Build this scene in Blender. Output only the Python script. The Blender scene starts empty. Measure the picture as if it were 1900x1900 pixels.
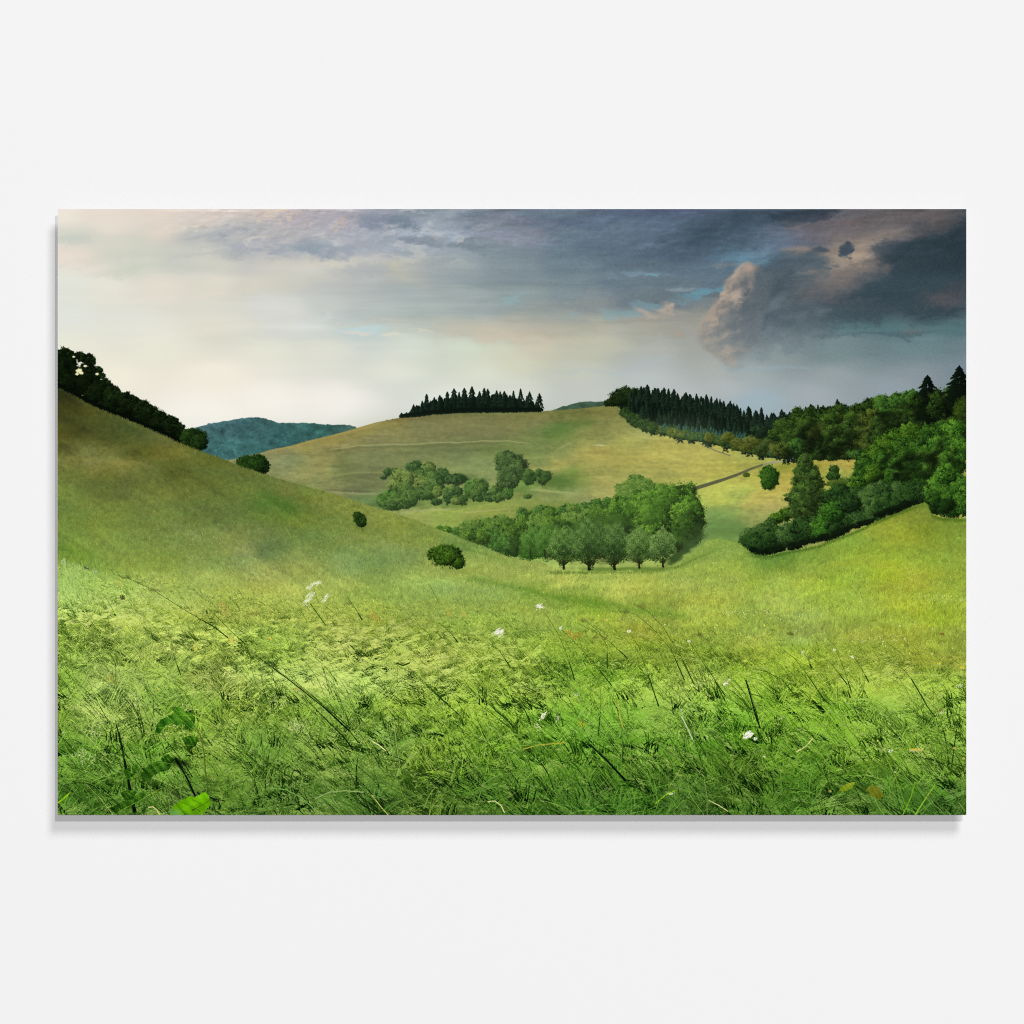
# Landscape print on a thin rigid panel, hung a little off a plain white wall.
# The picture on the print is painted below in code (numpy), stroke by stroke.
import bpy, bmesh
import numpy as np, math
# ---- the printed picture, painted in code.  Coordinates: 0..1686 x 0..1124 shifted to (107,388)
S = 1.5
X0, Y0, PW, PH = 107.0, 388.0, 1686.0, 1124.0
W, H = int(PW*S), int(PH*S)
rng = np.random.default_rng(11)
img = np.zeros((H, W, 3), np.float32)
XX = (np.arange(W, dtype=np.float32)+.5)/S + X0
YY = (np.arange(H, dtype=np.float32)+.5)/S + Y0
GX, GY = np.meshgrid(XX, YY)

def hx(s):
    v = np.array([int(s[i:i+2], 16) for i in (0, 2, 4)], np.float32)/255
    return v
def spline_w(n, g):
    """n samples over g-3 intervals, cubic b-spline taps"""
    t = (np.arange(n)+.5)/n*(g-3)
    i = np.minimum(t.astype(int), g-4); f = (t-i).astype(np.float32)
    return i, ((1-f)**3/6, (3*f**3-6*f**2+4)/6, (-3*f**3+3*f**2+3*f+1)/6, f**3/6)
def noise(px, py, octs=4, gain=.5, h=None, w=None):
    """smooth noise, feature size px x py photo pixels, about -1..1"""
    h = h or H; w = w or W
    out = np.zeros((h, w), np.float32); a = 1; tot = 0
    for o in range(octs):
        gw = max(4, int(PW/px)+4); gh = max(4, int(PH/py)+4)
        g = rng.standard_normal((gh, gw)).astype(np.float32)
        iw, ww = spline_w(w, gw); t = sum(g[:, iw+k]*ww[k][None, :] for k in range(4))*a
        ih, wh = spline_w(h, gh); out += sum(t[ih+k]*wh[k][:, None] for k in range(4)); tot += a*a
        a *= gain; px /= 2; py /= 2
        if px*S < 1.2 or py*S < 1.2: break
    return out/math.sqrt(tot)*1.6
def bil(a, x, y):
    """sample array a at photo coords"""
    u = np.clip((x-X0)*S-.5, 0, W-1.01); v = np.clip((y-Y0)*S-.5, 0, H-1.01)
    i = u.astype(np.int32); j = v.astype(np.int32); fu = u-i; fv = v-j
    if a.ndim == 3: fu = fu[..., None]; fv = fv[..., None]
    return (a[j, i]*(1-fu)+a[j, i+1]*fu)*(1-fv)+(a[j+1, i]*(1-fu)+a[j+1, i+1]*fu)*fv
def field(samples, ax=1., ay=1., p=3.2, k=12):
    """scattered colour samples -> smooth full size colour field"""
    n = 12; w, h = W//n+2, H//n+2
    gx = np.linspace(X0, X0+PW, w); gy = np.linspace(Y0, Y0+PH, h)
    gx, gy = np.meshgrid(gx, gy)
    num = np.zeros((h, w, 3)); den = np.zeros((h, w))
    for x, y, c in samples:
        d = np.sqrt(((gx-x)*ax)**2+((gy-y)*ay)**2+k*k)
        wt = d**-p
        num += wt[..., None]*hx(c); den += wt
    f = (num/den[..., None]).astype(np.float32)
    uy = np.linspace(0, h-1.001, H); ux = np.linspace(0, w-1.001, W)
    j = uy.astype(int); fj = (uy-j).astype(np.float32)[:, None, None]
    a = f[j]*(1-fj)+f[np.minimum(j+1, h-1)]*fj
    i = ux.astype(int); fi = (ux-i).astype(np.float32)[None, :, None]
    return a[:, i]*(1-fi)+a[:, np.minimum(i+1, w-1)]*fi
def blur(a, r):
    r = max(1, int(r*S))
    for _ in range(2):
        for ax in (0, 1):
            p = [(0, 0)]*a.ndim; p[ax] = (r+1, r)
            c = np.cumsum(np.pad(a, p, mode='edge').astype(np.float64), axis=ax)
            n = a.shape[ax]
            hi = np.take(c, np.arange(2*r+1, 2*r+1+n), axis=ax); lo = np.take(c, np.arange(0, n), axis=ax)
            a = ((hi-lo)/(2*r+1)).astype(np.float32)
    return a
def over(mask, col):
    img[:] = img*(1-mask[..., None])+col*mask[..., None]
def curve(pts):
    p = np.array(pts, float)
    x = XX.astype(float); y = np.interp(x, p[:, 0], p[:, 1])
    k = np.ones(int(9*S))/int(9*S)
    return np.convolve(np.pad(y, len(k)//2, mode='edge'), k, mode='valid')[:W].astype(np.float32)
def below(yc, soft=.8):
    return np.clip((GY-yc[None, :])/soft+.5, 0, 1)
def sm(t): 
    t = np.clip(t, 0, 1); return t*t*(3-2*t)

def plot(xs, ys, cols):
    xi = np.round((xs-X0)*S-.5).astype(np.int32); yi = np.round((ys-Y0)*S-.5).astype(np.int32)
    ok = (xi >= 0) & (xi < W) & (yi >= 0) & (yi < H)
    img[yi[ok], xi[ok]] = cols[ok]
def dabs(x, y, r, cols, asp=None, ang=None):
    """opaque leaf shaped dabs painted in order; r in texture pixels"""
    n = len(x)
    for a in range(0, n, 60000):
        b = min(n, a+60000); rr = r[a:b]
        R = int(math.ceil(rr.max()*1.3)); o = np.arange(-R, R+1)
        ox, oy = np.meshgrid(o, o); ox = ox.ravel()/S; oy = oy.ravel()/S
        an = rng.uniform(0, math.pi, b-a) if ang is None else ang[a:b]
        sp = rng.uniform(.45, 1, b-a) if asp is None else asp[a:b]
        ca, sa = np.cos(an)[:, None], np.sin(an)[:, None]
        u = ox*ca+oy*sa; v = -ox*sa+oy*ca
        rs = (rr/S)[:, None]
        inside = (u/(rs*1.2))**2+(v/(rs*1.2*sp[:, None]))**2 <= 1.02
        ii, kk = np.nonzero(inside)
        plot(x[a:b][ii]+ox[kk], y[a:b][ii]+oy[kk], cols[a:b][ii])
def strokes(x0, y0, x1, y1, x2, y2, w, c0, c1, fade=None):
    """quadratic curved strokes, painted in order; w in photo px at the root, tapering to the tip"""
    L = np.hypot(x1-x0, y1-y0)+np.hypot(x2-x1, y2-y1)
    n = np.maximum(2, (L*S*1.25).astype(int))
    CH = 20000
    for a in range(0, len(x0), CH):
        s = slice(a, a+CH); m = n[s]
        idx = np.repeat(np.arange(len(m)), m)
        st = np.cumsum(m)-m
        t = (np.arange(m.sum())-st[idx])/np.maximum(1, (m-1)[idx])
        A, B, C = (1-t)**2, 2*t*(1-t), t*t
        px = A*x0[s][idx]+B*x1[s][idx]+C*x2[s][idx]; py = A*y0[s][idx]+B*y1[s][idx]+C*y2[s][idx]
        dx = 2*(1-t)*(x1-x0)[s][idx]+2*t*(x2-x1)[s][idx]; dy = 2*(1-t)*(y1-y0)[s][idx]+2*t*(y2-y1)[s][idx]
        d = np.hypot(dx, dy)+1e-6; nx, ny = -dy/d, dx/d
        ww = w[s][idx]*(1-.75*t); k = int(math.ceil(w[s].max()*S/2))
        col = c0[s][idx]*(1-t[:, None])+c1[s][idx]*t[:, None]
        if k <= 0: plot(px, py, col); continue
        offs = np.arange(-k, k+1)/S
        P = np.repeat(px, len(offs))+np.tile(offs, len(px))*np.repeat(nx, len(offs))
        Q = np.repeat(py, len(offs))+np.tile(offs, len(py))*np.repeat(ny, len(offs))
        ok = np.abs(np.tile(offs, len(px))) <= np.repeat(ww, len(offs))/2+.15/S
        plot(P[ok], Q[ok], np.repeat(col, len(offs), axis=0)[ok])
def line(pts, w, c0, c1=None):
    p = np.array(pts, float); c0 = hx(c0); c1 = c0 if c1 is None else hx(c1)
    # resample
    d = np.r_[0, np.cumsum(np.hypot(*np.diff(p, axis=0).T))]
    t = np.linspace(0, d[-1], int(d[-1]*S*2)+2)
    x = np.interp(t, d, p[:, 0]); y = np.interp(t, d, p[:, 1])
    k = max(1, int(6*S)); ker = np.ones(k)/k
    if len(x) > 3*k:
        xs = np.convolve(np.pad(x, k//2, mode='edge'), ker, 'valid')[:len(x)]; ys = np.convolve(np.pad(y, k//2, mode='edge'), ker, 'valid')[:len(x)]
        x, y = xs, ys
    f = t/d[-1]; ww = np.interp(f, np.linspace(0, 1, len(w)), w) if hasattr(w, '__len__') else np.full(len(x), w)
    dabs(x, y, np.maximum(.5, ww*S/2), (c0*(1-f[:, None])+c1*f[:, None]).astype(np.float32), asp=np.ones(len(x)), ang=np.zeros(len(x)))
def ramp(t, cs):
    t = np.clip(t, 0, .9999)*(len(cs)-1); i = t.astype(int); f = (t-i)[:, None]
    c = np.array([hx(q) for q in cs]); return (c[i]*(1-f)+c[i+1]*f).astype(np.float32)
def gap(x, y, rx, ry, al=.55):
    cloud(x, y, rx, ry, rng.uniform(-60, 10), '070E05', al, 1., 5)
LD = np.array([-.62, -.62, .48])
def foliage(ells, cs, leaf=1.3, clump=.26, dens=1., rough=.19, gain=1., bias=0., base=True):
    """crown built of leaf clumps; ells (cx,cy,rx,ry) photo px; cs dark..light"""
    P = []; leaf = leaf*.84; clump = clump*.72
    for (cx, cy, rx, ry) in ells:
        lo = rng.uniform(0, 6.28, 3)
        rim = lambda a: 1+rough*(.45*np.sin(3*a+lo[0])+.35*np.sin(7*a+lo[1])+.3*np.sin(13*a+lo[2]))
        if base:
            n = int(rx*ry*S*S*2.6/leaf**2); a = rng.uniform(0, 2*math.pi, n); r = np.sqrt(rng.uniform(0, 1, n))*.95*rim(a)
            P.append((cx+rx*r*np.cos(a), cy+ry*r*np.sin(a), .10-.06*np.sin(a)+rng.normal(0, .05, n), np.full(n, leaf*1.2)))
            n = int((rx+ry)*8); a = rng.uniform(0, 2*math.pi, n); r = rim(a)*rng.normal(1, .085, n)
            P.append((cx+rx*r*np.cos(a), cy+ry*r*np.sin(a), .36-.26*np.sin(a)-.16*np.cos(a)+rng.normal(0, .14, n), leaf*rng.uniform(.5, .9, n)))
    for (cx, cy, rx, ry) in ells:
        m = math.sqrt(rx*ry); lo = rng.uniform(0, 6.28, 3)
        rim = lambda a: 1+rough*(.45*np.sin(3*a+lo[0])+.35*np.sin(7*a+lo[1])+.3*np.sin(13*a+lo[2]))
        nc = max(6, int(dens*2.6/clump**2*.9))
        a = rng.uniform(0, 2*math.pi, nc); r = np.sqrt(rng.uniform(0, 1, nc))
        z = np.sqrt(np.maximum(0, 1-r*r)); o = np.argsort(z+rng.normal(0, .2, nc)); a = a[o]; r = r[o]; z = z[o]
        u, v = r*np.cos(a)*rim(a), r*np.sin(a)*rim(a)
        g = (u*LD[0]+v*LD[1]+z*LD[2]); br = rng.normal(0, .12, nc)
        cr = clump*m*rng.gamma(6, 1/6, nc)
        nl = np.maximum(5, (cr*cr*S*S/leaf**2*1.5).astype(int))
        idx = np.repeat(np.arange(nc), nl); N = len(idx)
        b = rng.uniform(0, 2*math.pi, N); q = np.sqrt(rng.uniform(0, 1, N))*rng.normal(1, .35, N)
        st = rng.uniform(.6, 1.3, nc)[idx]
        lx, ly = q*np.cos(b)*st, q*np.sin(b)*.75/st
        loc = lx*LD[0]+ly*LD[1]*1.3
        t = .38+.36*g[idx]*gain+.24*loc+br[idx]+rng.normal(0, .13, N)+bias
        P.append((cx+rx*u[idx]+cr[idx]*lx, cy+ry*v[idx]+cr[idx]*ly, t, leaf*rng.uniform(.5, 1.2, N)))
    px, py, sh, rr = (np.concatenate(q) for q in zip(*P))
    dabs(px, py, rr, np.clip(ramp(sh, cs)*np.array([1.03, 1.0, .84], np.float32), 0, 1))
def conifer(x, yb, h, w, cs, leaf=1.1, lean=0, seed=None):
    n = int(h*w*S*S*.9/leaf**2)+20
    t = rng.uniform(0, 1, n)**.8         # 0 base .. 1 top
    t = np.sort(t)
    tiers = max(4, int(h/5.5)); ph = (t*tiers) % 1
    prof = np.minimum(1, (1-t)*1.35)**.72*(.62+.38*(1-ph))*(1+.18*np.sin(np.floor(t*tiers)*2.4+x))
    s = rng.uniform(-1, 1, n); s = np.sign(s)*np.abs(s)**.7
    px = x+lean*t+s*w/2*prof; py = yb-h*t+np.abs(s)*h*.035
    shade = .35-.3*s+.3*(1-ph)-.15+rng.normal(0, .13, n)
    dabs(px, py, leaf*rng.uniform(.6, 1.1, n), ramp(shade, cs))
    line([(x+lean*.9, yb-h*.94), (x+lean, yb-h)], .8, cs[1])
def restroke(mask, n, length, width, ang, jit, dark=0., sel=None, ytaper=None, tint=None):
    """short grass strokes that pick up the colour below them and vary it"""
    ys, xs = np.nonzero(mask[::3, ::3] > .5)
    if ytaper is not None:
        p = ytaper(YY[ys*3]); p = p/p.sum(); k = rng.choice(len(ys), n, p=p)
    else: k = rng.integers(0, len(ys), n)
    x = XX[xs[k]*3]+rng.uniform(-1, 1, n); y = YY[ys[k]*3]+rng.uniform(-1, 1, n)
    o = np.argsort(y); x = x[o]; y = y[o]
    L = (length(y) if callable(length) else length)*rng.uniform(.5, 1.5, n)
    a = (ang(x, y) if callable(ang) else ang)+rng.normal(0, .35, n)
    c = bil(img, x, y)
    f = rng.normal(1, jit, n)[:, None]; g = rng.normal(0, jit*.13, n)[:, None]
    c = np.clip(c*f+g*np.array([.8, .25, -.5]), 0, 1)
    dx, dy = L*np.cos(a), -L*np.sin(a); b = rng.normal(0, .12, n)*L
    wv = (width(y) if callable(width) else np.full(n, width))
    strokes(x, y, x+dx*.5+b*np.sin(a), y+dy*.5+b*np.cos(a), x+dx, y+dy, wv, c*.9, c*1.07)

# ============================================================ SKY
sky = '''115 395 EEE4D8|200 395 E6DACE|300 400 E2D5CA|400 395 DDD0C6|500 390 D4C6BC|115 440 D3D6C8|150 447 CCD0C4|200 428 E6DDD0|200 457 D6D5C6|260 455 D2D3C6|360 442 BEC0BC|432 432 A9AEB4|300 435 E0D5C8|250 492 CFD3C4|330 480 C6C9C0|400 472 CFCFC2|460 460 B0B3B8|530 465 A6ABB2|150 480 E8DDD0|120 470 EADED2|120 530 E2E4DA|200 530 E6E4D6|300 530 E4DDD0|400 530 DEDACC|500 530 D6D3C4|120 590 DFE3DC|250 600 E0E2DA|400 600 DDDCD0|520 600 D5D8D2|120 640 E6E8DC|300 640 E6E8DC|500 650 E4E6DA|400 700 EEECE2|500 740 F2F0EA|380 760 F2F1EC|620 740 F0EEE8|200 700 ECEBE0|
560 400 B4ACB0|600 400 A8A4AC|640 405 A39FA8|690 405 8C8F9C|745 410 7F8896|780 424 9CA3B4|850 422 98A0B2|900 395 727A8C|930 405 7B7888|520 440 B2B2B2|590 457 A0A8B0|650 440 A5A6AE|700 450 9EA2AC|760 445 9098A4|800 448 8C94A0|830 435 969AA8|900 450 838C98|940 460 7E8894|520 482 D0CCC0|600 482 C6C4BA|700 480 B8B8B4|740 493 BEB8AA|800 478 A8A8AA|860 480 999FA6|930 490 848F9A|560 510 CBCAC0|650 520 B8BBBA|750 530 A8B0B2|850 530 9FA6A8|930 530 8D979C|520 570 D3D5CF|620 570 C3C8C4|700 570 B4BCBA|800 570 A6AEAE|900 570 A0A6A8|560 610 D4D9D6|690 612 BFD2D4|760 602 BFC4BC|860 605 B9BAB0|930 610 C4B8AC|600 650 DEE1D6|760 640 D3D9D2|860 650 D3D8CE|930 650 D0D0C2|740 680 DFE0D6|900 690 DCDACE|850 740 E6E3DC|950 720 DAD6CE|
960 400 6A7182|1000 400 5F6C7E|1080 400 5A667E|1150 400 55617C|1230 400 5A6584|1300 395 4D5A74|910 425 8890A8|960 430 857F96|1000 442 7A7C8E|1050 430 5A6A7C|1120 440 546478|1200 420 4F5F78|1300 430 46586C|950 460 707E8E|1050 470 67788A|1150 460 57687C|1250 460 50617A|1340 450 4A5C70|950 510 7C8A96|1050 510 6F8090|1150 510 627486|1250 510 5C6E82|1320 500 5A6F84|950 550 8E9A9E|1050 550 7C8A94|1150 550 6F7C8A|1240 535 687684|1000 580 9A9C9A|1100 568 8C9096|1230 590 96908C|1100 600 ACA698|1000 600 B8AC9E|1200 610 A8A094|1300 600 9A9488|1000 640 CCC2B2|1100 640 C2BCAC|1200 650 B2B0AA|1290 650 A9A4A0|960 670 D4D0BE|1080 680 C6C4BA|1200 680 B4B6BA|1100 720 C9C5C2|1200 705 BEC0C2|1250 740 BDBBBE|
1380 400 3F4E62|1450 400 3A4A5C|1500 390 36404E|1350 430 44586C|1400 440 44556A|1530 410 645F6C|1600 410 6B6166|1700 400 5E5558|1785 392 5A5558|1420 462 5F748E|1460 440 5F6880|1500 430 6E6470|1570 440 7C6E70|1640 432 6E6468|1700 422 584F54|1760 422 39424C|1790 440 2C3B46|1340 475 54708A|1390 484 5D8BAA|1440 480 4A5C6C|1500 475 525E6A|1560 475 8E7A70|1600 470 7C6E6C|1665 462 3F4855|1740 460 2B3A46|1400 530 56616E|1430 560 4A5765|1470 540 46525E|1510 520 776C6A|1540 505 857570|1580 500 857370|1550 532 6C6468|1625 530 4A535E|1700 520 33434E|1780 510 2B3B46|1750 552 4C4E57|1550 570 46535F|1650 570 3A4A56|1750 585 3A4C57|1450 600 4C5866|1500 590 4E5A66|1340 600 7E7878|1390 630 66707C|1500 630 5F6E7A|1560 612 54757E|1650 602 4C7078|1780 612 52727A|1700 620 577780|1450 662 8E979C|1550 650 76898F|1700 650 6E858D|1790 650 6A7E88|1400 690 A4AAAE|1550 690 9AA0A6|1700 690 8C949E|1790 680 7D8A96|1350 720 B4B4B8|1500 730 A4A9B2|1650 720 949CA8|1400 745 9EB0BE|1330 680 B0AEAC'''
samp = [(float(a.split()[0]), float(a.split()[1]), a.split()[2]) for a in sky.replace('\n', '').split('|')]
base = blur(field(samp, .62, 1.25, 3.4, 14), 7)
n1 = noise(150, 34, 5, .55); n2 = noise(150, 30, 5, .55); n3 = noise(40, 16, 5, .6)
calm = sm((GX-150)/600)*.75+.25
calm *= 1-.8*sm((GY-600)/90)
wx = GX+n1*20*calm+n3*7*calm; wy = GY+n2*8*calm+n3*4*calm-(n1*3)
img[:] = bil(base, wx, wy)
# streaky modulation of cloud density
st = noise(260, 20, 6, .6)
img *= (1+(.022*st*calm))[..., None]
nd = noise(30, 17, 6, .66); nf = noise(11, 6, 4, .75)
def cloud(cx, cy, rx, ry, ang, col, al, edge=.6, wa=9, wn=None, top=None):
    """soft edged cloud mass; noise warps its rim"""
    r = max(rx, ry)*1.7+wa*2
    x0, x1 = np.searchsorted(XX, [cx-r, cx+r]); y0, y1 = np.searchsorted(YY, [cy-r, cy+r])
    if x1 <= x0 or y1 <= y0: return
    sl = (slice(y0, y1), slice(x0, x1))
    gx = GX[sl]-cx+n3[sl]*wa*.9+nf[sl]*wa*.35; gy = GY[sl]-cy+nd[sl]*wa*.55+nf[sl]*wa*.2
    a = math.radians(ang); u = gx*math.cos(a)+gy*math.sin(a); v = -gx*math.sin(a)+gy*math.cos(a)
    d = np.sqrt((u/rx)**2+(v/ry)**2)+nd[sl]*.26+nf[sl]*.08
    m = sm((1-d)/(edge*1.7)+.5)*al
    c = hx(col)
    img[sl] = img[sl]*(1-m[..., None])+c*m[..., None]
C = cloud
# left and middle cloud bank
C(516, 394, 26, 6, -22, 'E0CFB6', .75, .9, 8); C(540, 400, 14, 4, -30, 'DCC8B0', .6, .9, 8); C(430, 433, 34, 8, -12, 'A0A6AE', .6, .8); C(385, 440, 40, 8, -8, 'B4B8B6', .5, .9)
C(135, 444, 30, 8, -4, 'C2C8C0', .5, .9); C(260, 470, 90, 10, -8, 'C6CABF', .4, 1.1); C(240, 497, 60, 7, -8, 'C4CABC', .4, 1)
C(350, 420, 40, 5, -10, 'EADCCB', .5, 1); C(480, 452, 70, 9, -6, 'A6ABB4', .5, .9); C(560, 460, 70, 11, -4, '98A2AC', .55, .9)
C(575, 459, 36, 7, -2, '8896A0', .7, .6, 8); C(432, 431, 26, 7, -14, '9BA2AC', .7, .55, 8); C(372, 439, 30, 6, -10, 'ACB2B4', .6, .6, 8); C(500, 465, 40, 6, -4, '9CA2AC', .55, .6, 9); C(395, 474, 60, 5, -4, 'BABDB9', .5, .7, 9); C(470, 444, 26, 4, -14, 'D4CCC6', .6, .6, 7); C(540, 446, 30, 4, -8, 'C2BDBC', .55, .7, 7); C(636, 410, 10, 8, 0, 'BCA9A0', .7, .8); C(625, 424, 9, 4, 0, 'C2B4A4', .6, .8); C(578, 413, 6, 3, 0, 'C8BAAC', .6)
C(693, 406, 26, 10, 0, '788090', .85, .5, 7); C(748, 409, 22, 10, 8, '707B8A', .95, .4, 6); C(732, 418, 18, 5, -20, '7A8492', .6, .6)
C(800, 430, 40, 6, -5, 'A2AABA', .5, .9); C(790, 445, 38, 9, 4, '7F8896', .85, .5, 8); C(640, 462, 46, 6, 0, '9097A2', .6, .6, 9); C(885, 452, 46, 9, -2, '77828F', .8, .5, 9); C(660, 465, 60, 6, -3, '98A0AA', .5, .9)
C(812, 440, 10, 3, 0, 'B0A0A8', .7, .8); C(856, 446, 10, 3, -15, 'B6ACB0', .6, .8); C(898, 445, 12, 3, -8, 'A094A4', .5, .8)
C(620, 448, 14, 4, 10, 'B8BABC', .6, .9); C(738, 495, 11, 6, 15, 'CCC0A6', .6, .8); C(700, 482, 90, 5, -2, 'C4C1B8', .5, 1); C(600, 484, 50, 4, -3, 'D4CFBF', .5, 1)
C(690, 500, 60, 9, -3, 'A9ADB0', .5, 1); C(540, 520, 40, 12, 0, 'CFCEC0', .4, 1.2)
C(690, 610, 30, 5, 4, 'BCD2D6', .55, .9, 6); C(665, 616, 22, 2.5, 3, 'DED4C8', .6, .8, 4); C(730, 621, 22, 2.2, 0, 'DEDCC8', .7, .8, 4); C(780, 613, 20, 2, 0, 'E0CFC0', .6, .8, 4)
C(600, 592, 26, 4, 0, 'CFDCDE', .5, 1); C(900, 618, 60, 12, 6, 'D0BEB0', .5, 1); C(870, 598, 50, 8, 6, 'C3B8AA', .45, 1); C(720, 596, 70, 4, 0, 'C8C3B4', .5, 1)
# centre: dark cloud deck, violet patches, slits of blue
C(930, 432, 46, 12, 6, '8A92A6', .45, 1); C(960, 412, 60, 5, 4, '857D92', .6, .9); C(990, 430, 34, 6, 14, '857F90', .55, 1); C(935, 446, 30, 4, -6, '8F8C9E', .5, 1)
C(1000, 395, 130, 9, 0, '5C697C', .6, .9); C(1130, 405, 120, 10, -3, '4F5C78', .5, 1); C(1260, 425, 24, 4, -18, '6D7C9C', .7, .9, 5); C(1215, 454, 34, 4, -8, '6C7E9C', .75, .9, 5)
C(1220, 390, 40, 4, 0, '65709A', .3, 1); C(1200, 508, 42, 3.6, 5, '7892A4', .6, .9, 6); C(1215, 511, 18, 2, 5, '70A0B4', .6, .8, 4); C(1135, 512, 16, 5, 0, '7C8C9A', .6, 1); C(1100, 492, 20, 4, 0, '76889A', .5, 1)
C(950, 550, 24, 3.5, -8, '8EA8B0', .6, .9, 5); C(1062, 585, 14, 3, 0, '88A4B2', .7, .8, 4)
C(1290, 546, 52, 8, -12, '6497AE', .65, .7, 9); C(1316, 538, 34, 5, -12, '6096AE', .5, .8, 6); C(1150, 580, 50, 7, 2, '86A4AE', .6, .7, 8); C(1195, 568, 32, 7, 8, '7A9CAC', .6, .7, 8)
C(1262, 537, 26, 3, -4, '8A98A4', .7, .8, 4); C(1240, 552, 34, 3.5, 2, '6A7680', .8, .8, 4); C(1290, 560, 40, 5, 0, '77848E', .7, .9, 6); C(1218, 562, 10, 2.5, -8, '5F6A78', .8, .7, 3)
C(1234, 574, 15, 10, 20, 'BEA294', .8, .8, 10); C(1243, 568, 8, 6, 0, 'C8A898', .7, .8, 7); C(1196, 580, 20, 4, 25, 'B8A096', .8, .7, 4); C(1216, 590, 22, 6, 0, 'B39F94', .7, .9, 5); C(1262, 585, 16, 8, 0, 'A6988E', .6, .9)
C(1200, 596, 60, 4, 0, '9C918B', .5, 1); C(1258, 620, 11, 5, -10, 'B59A8C', .8, .7, 4); C(1260, 612, 60, 14, 0, 'A0958C', .4, 1)
C(940, 620, 60, 14, 4, 'CFBBAC', .4, 1.1); C(1060, 612, 90, 8, 0, 'BCAFA0', .4, 1.1); C(1020, 628, 90, 7, 3, 'D0C0AF', .4, 1.1)
# right: storm cloud and the lit cumulus
C(1400, 405, 130, 22, -10, '3C4B5E', .75, .5, 12); C(1330, 430, 110, 24, -10, '455669', .6, .7, 12); C(1480, 392, 60, 7, -3, '333F4D', .8, .5, 8)
C(1440, 450, 54, 14, -24, '5F7089', .75, .7, 10); C(1370, 478, 46, 7, -14, '64849C', .6, .8, 8); C(1400, 488, 32, 5, -16, '6C94AC', .5, .9, 6); C(1345, 492, 24, 4, -5, '8A8286', .5, .9, 5); C(1330, 500, 40, 4, 2, '5C7084', .7, .9)
C(1600, 408, 110, 16, -4, '6D6368', .6, .8, 12); C(1590, 425, 80, 12, -6, '776A6D', .5, .9, 10); C(1700, 402, 90, 9, -4, '62585B', .6, .9)
C(1580, 470, 46, 22, -20, '9C8678', .85, .7, 12); C(1620, 442, 54, 8, -14, '8D7A73', .7, .8, 8); C(1590, 480, 24, 12, -10, 'B09583', .7, .8, 8); C(1545, 485, 26, 5, -8, 'A08A7C', .7, .8, 6)
C(1560, 512, 70, 18, -14, '80706D', .6, .8, 12); C(1545, 540, 64, 14, -12, '6F676B', .6, .9, 12)
C(1720, 500, 100, 66, -24, '2F3F4B', .85, .45, 16); C(1660, 545, 120, 32, -8, '384955', .8, .6, 14); C(1780, 450, 50, 30, -20, '2A3944', .8, .5, 12)
C(1752, 552, 34, 10, -4, '5C555A', .7, .9, 7); C(1780, 530, 26, 10, -20, '4A4850', .5, 1); C(1740, 415, 60, 5, -12, '554E52', .6, .9, 6)
C(1570, 585, 100, 20, -4, '42505C', .7, .7, 12)
C(1480, 440, 30, 12, -8, '6A6678', .5, .9, 8); C(1500, 403, 22, 7, 4, '3F4858', .85, .55, 6); C(1527, 402, 10, 5, 20, '49455A', .8, .5, 4); C(1475, 424, 16, 4, -5, '80707C', .7, .8, 4); C(1570, 412, 16, 3, 0, '80686E', .6, .9, 4)
C(1470, 467, 26, 9, -6, '9A8078', .8, .6, 6); C(1455, 470, 22, 5, -10, '535F6C', .7, .7, 5); C(1518, 464, 17, 5, 0, '4A5262', .9, .5, 5); C(1518, 461, 6, 5, 0, '4A5262', .8, .5, 3)
C(1460, 495, 60, 22, -14, '4C5B69', .85, .5, 11); C(1500, 490, 40, 10, -8, '545F6B', .8, .6, 8); C(1492, 506, 16, 3, -8, '9A867C', .7, .8, 5)
C(1416, 548, 52, 42, -30, '525E6B', .9, .45, 12); C(1450, 540, 20, 30, 10, '44505D', .85, .5, 9); C(1465, 512, 9, 11, 20, '44505E', .85, .5, 6)
C(1430, 590, 70, 32, -20, '525E6B', .8, .6, 13); C(1490, 600, 60, 24, -12, '566370', .7, .7, 12)
def inside(p, x, y):
    r = np.zeros(np.shape(x), bool); j = len(p)-1
    for i in range(len(p)):
        r ^= ((p[i][1] > y) != (p[j][1] > y)) & (x < (p[j][0]-p[i][0])*(y-p[i][1])/(p[j][1]-p[i][1]+1e-9)+p[i][0]); j = i
    return r
for k in range(260):
    x, y = rng.uniform(1400, 1530), rng.uniform(500, 650); y += (1465-x)*.25; cloud(x, y, rng.uniform(7, 16), rng.uniform(4, 9), -25, ['4A5562', '5E6874', '6C7680', '525D69'][rng.integers(4)] if y < 610 else ['66727C', '76828A', '808A90'][rng.integers(3)], .22, 1., 6)
CP = [(1384, 492), (1372, 508), (1357, 522), (1349, 540), (1338, 562), (1322, 578), (1306, 600), (1300, 618), (1306, 638), (1326, 652), (1348, 668), (1368, 662), (1388, 644), (1404, 615), (1414, 580), (1420, 545), (1416, 515), (1402, 496)]
ly, lx = np.array([490, 520, 545, 562, 580, 600, 620, 640, 670]), np.array([1380, 1358, 1346, 1334, 1318, 1304, 1300, 1308, 1345])
cx_ = U0 = rng.uniform(1298, 1420, 2600); cy_ = rng.uniform(488, 670, 2600); ok = inside(CP, cx_, cy_); cx_, cy_ = cx_[ok], cy_[ok]; nb_ = len(cx_)
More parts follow.
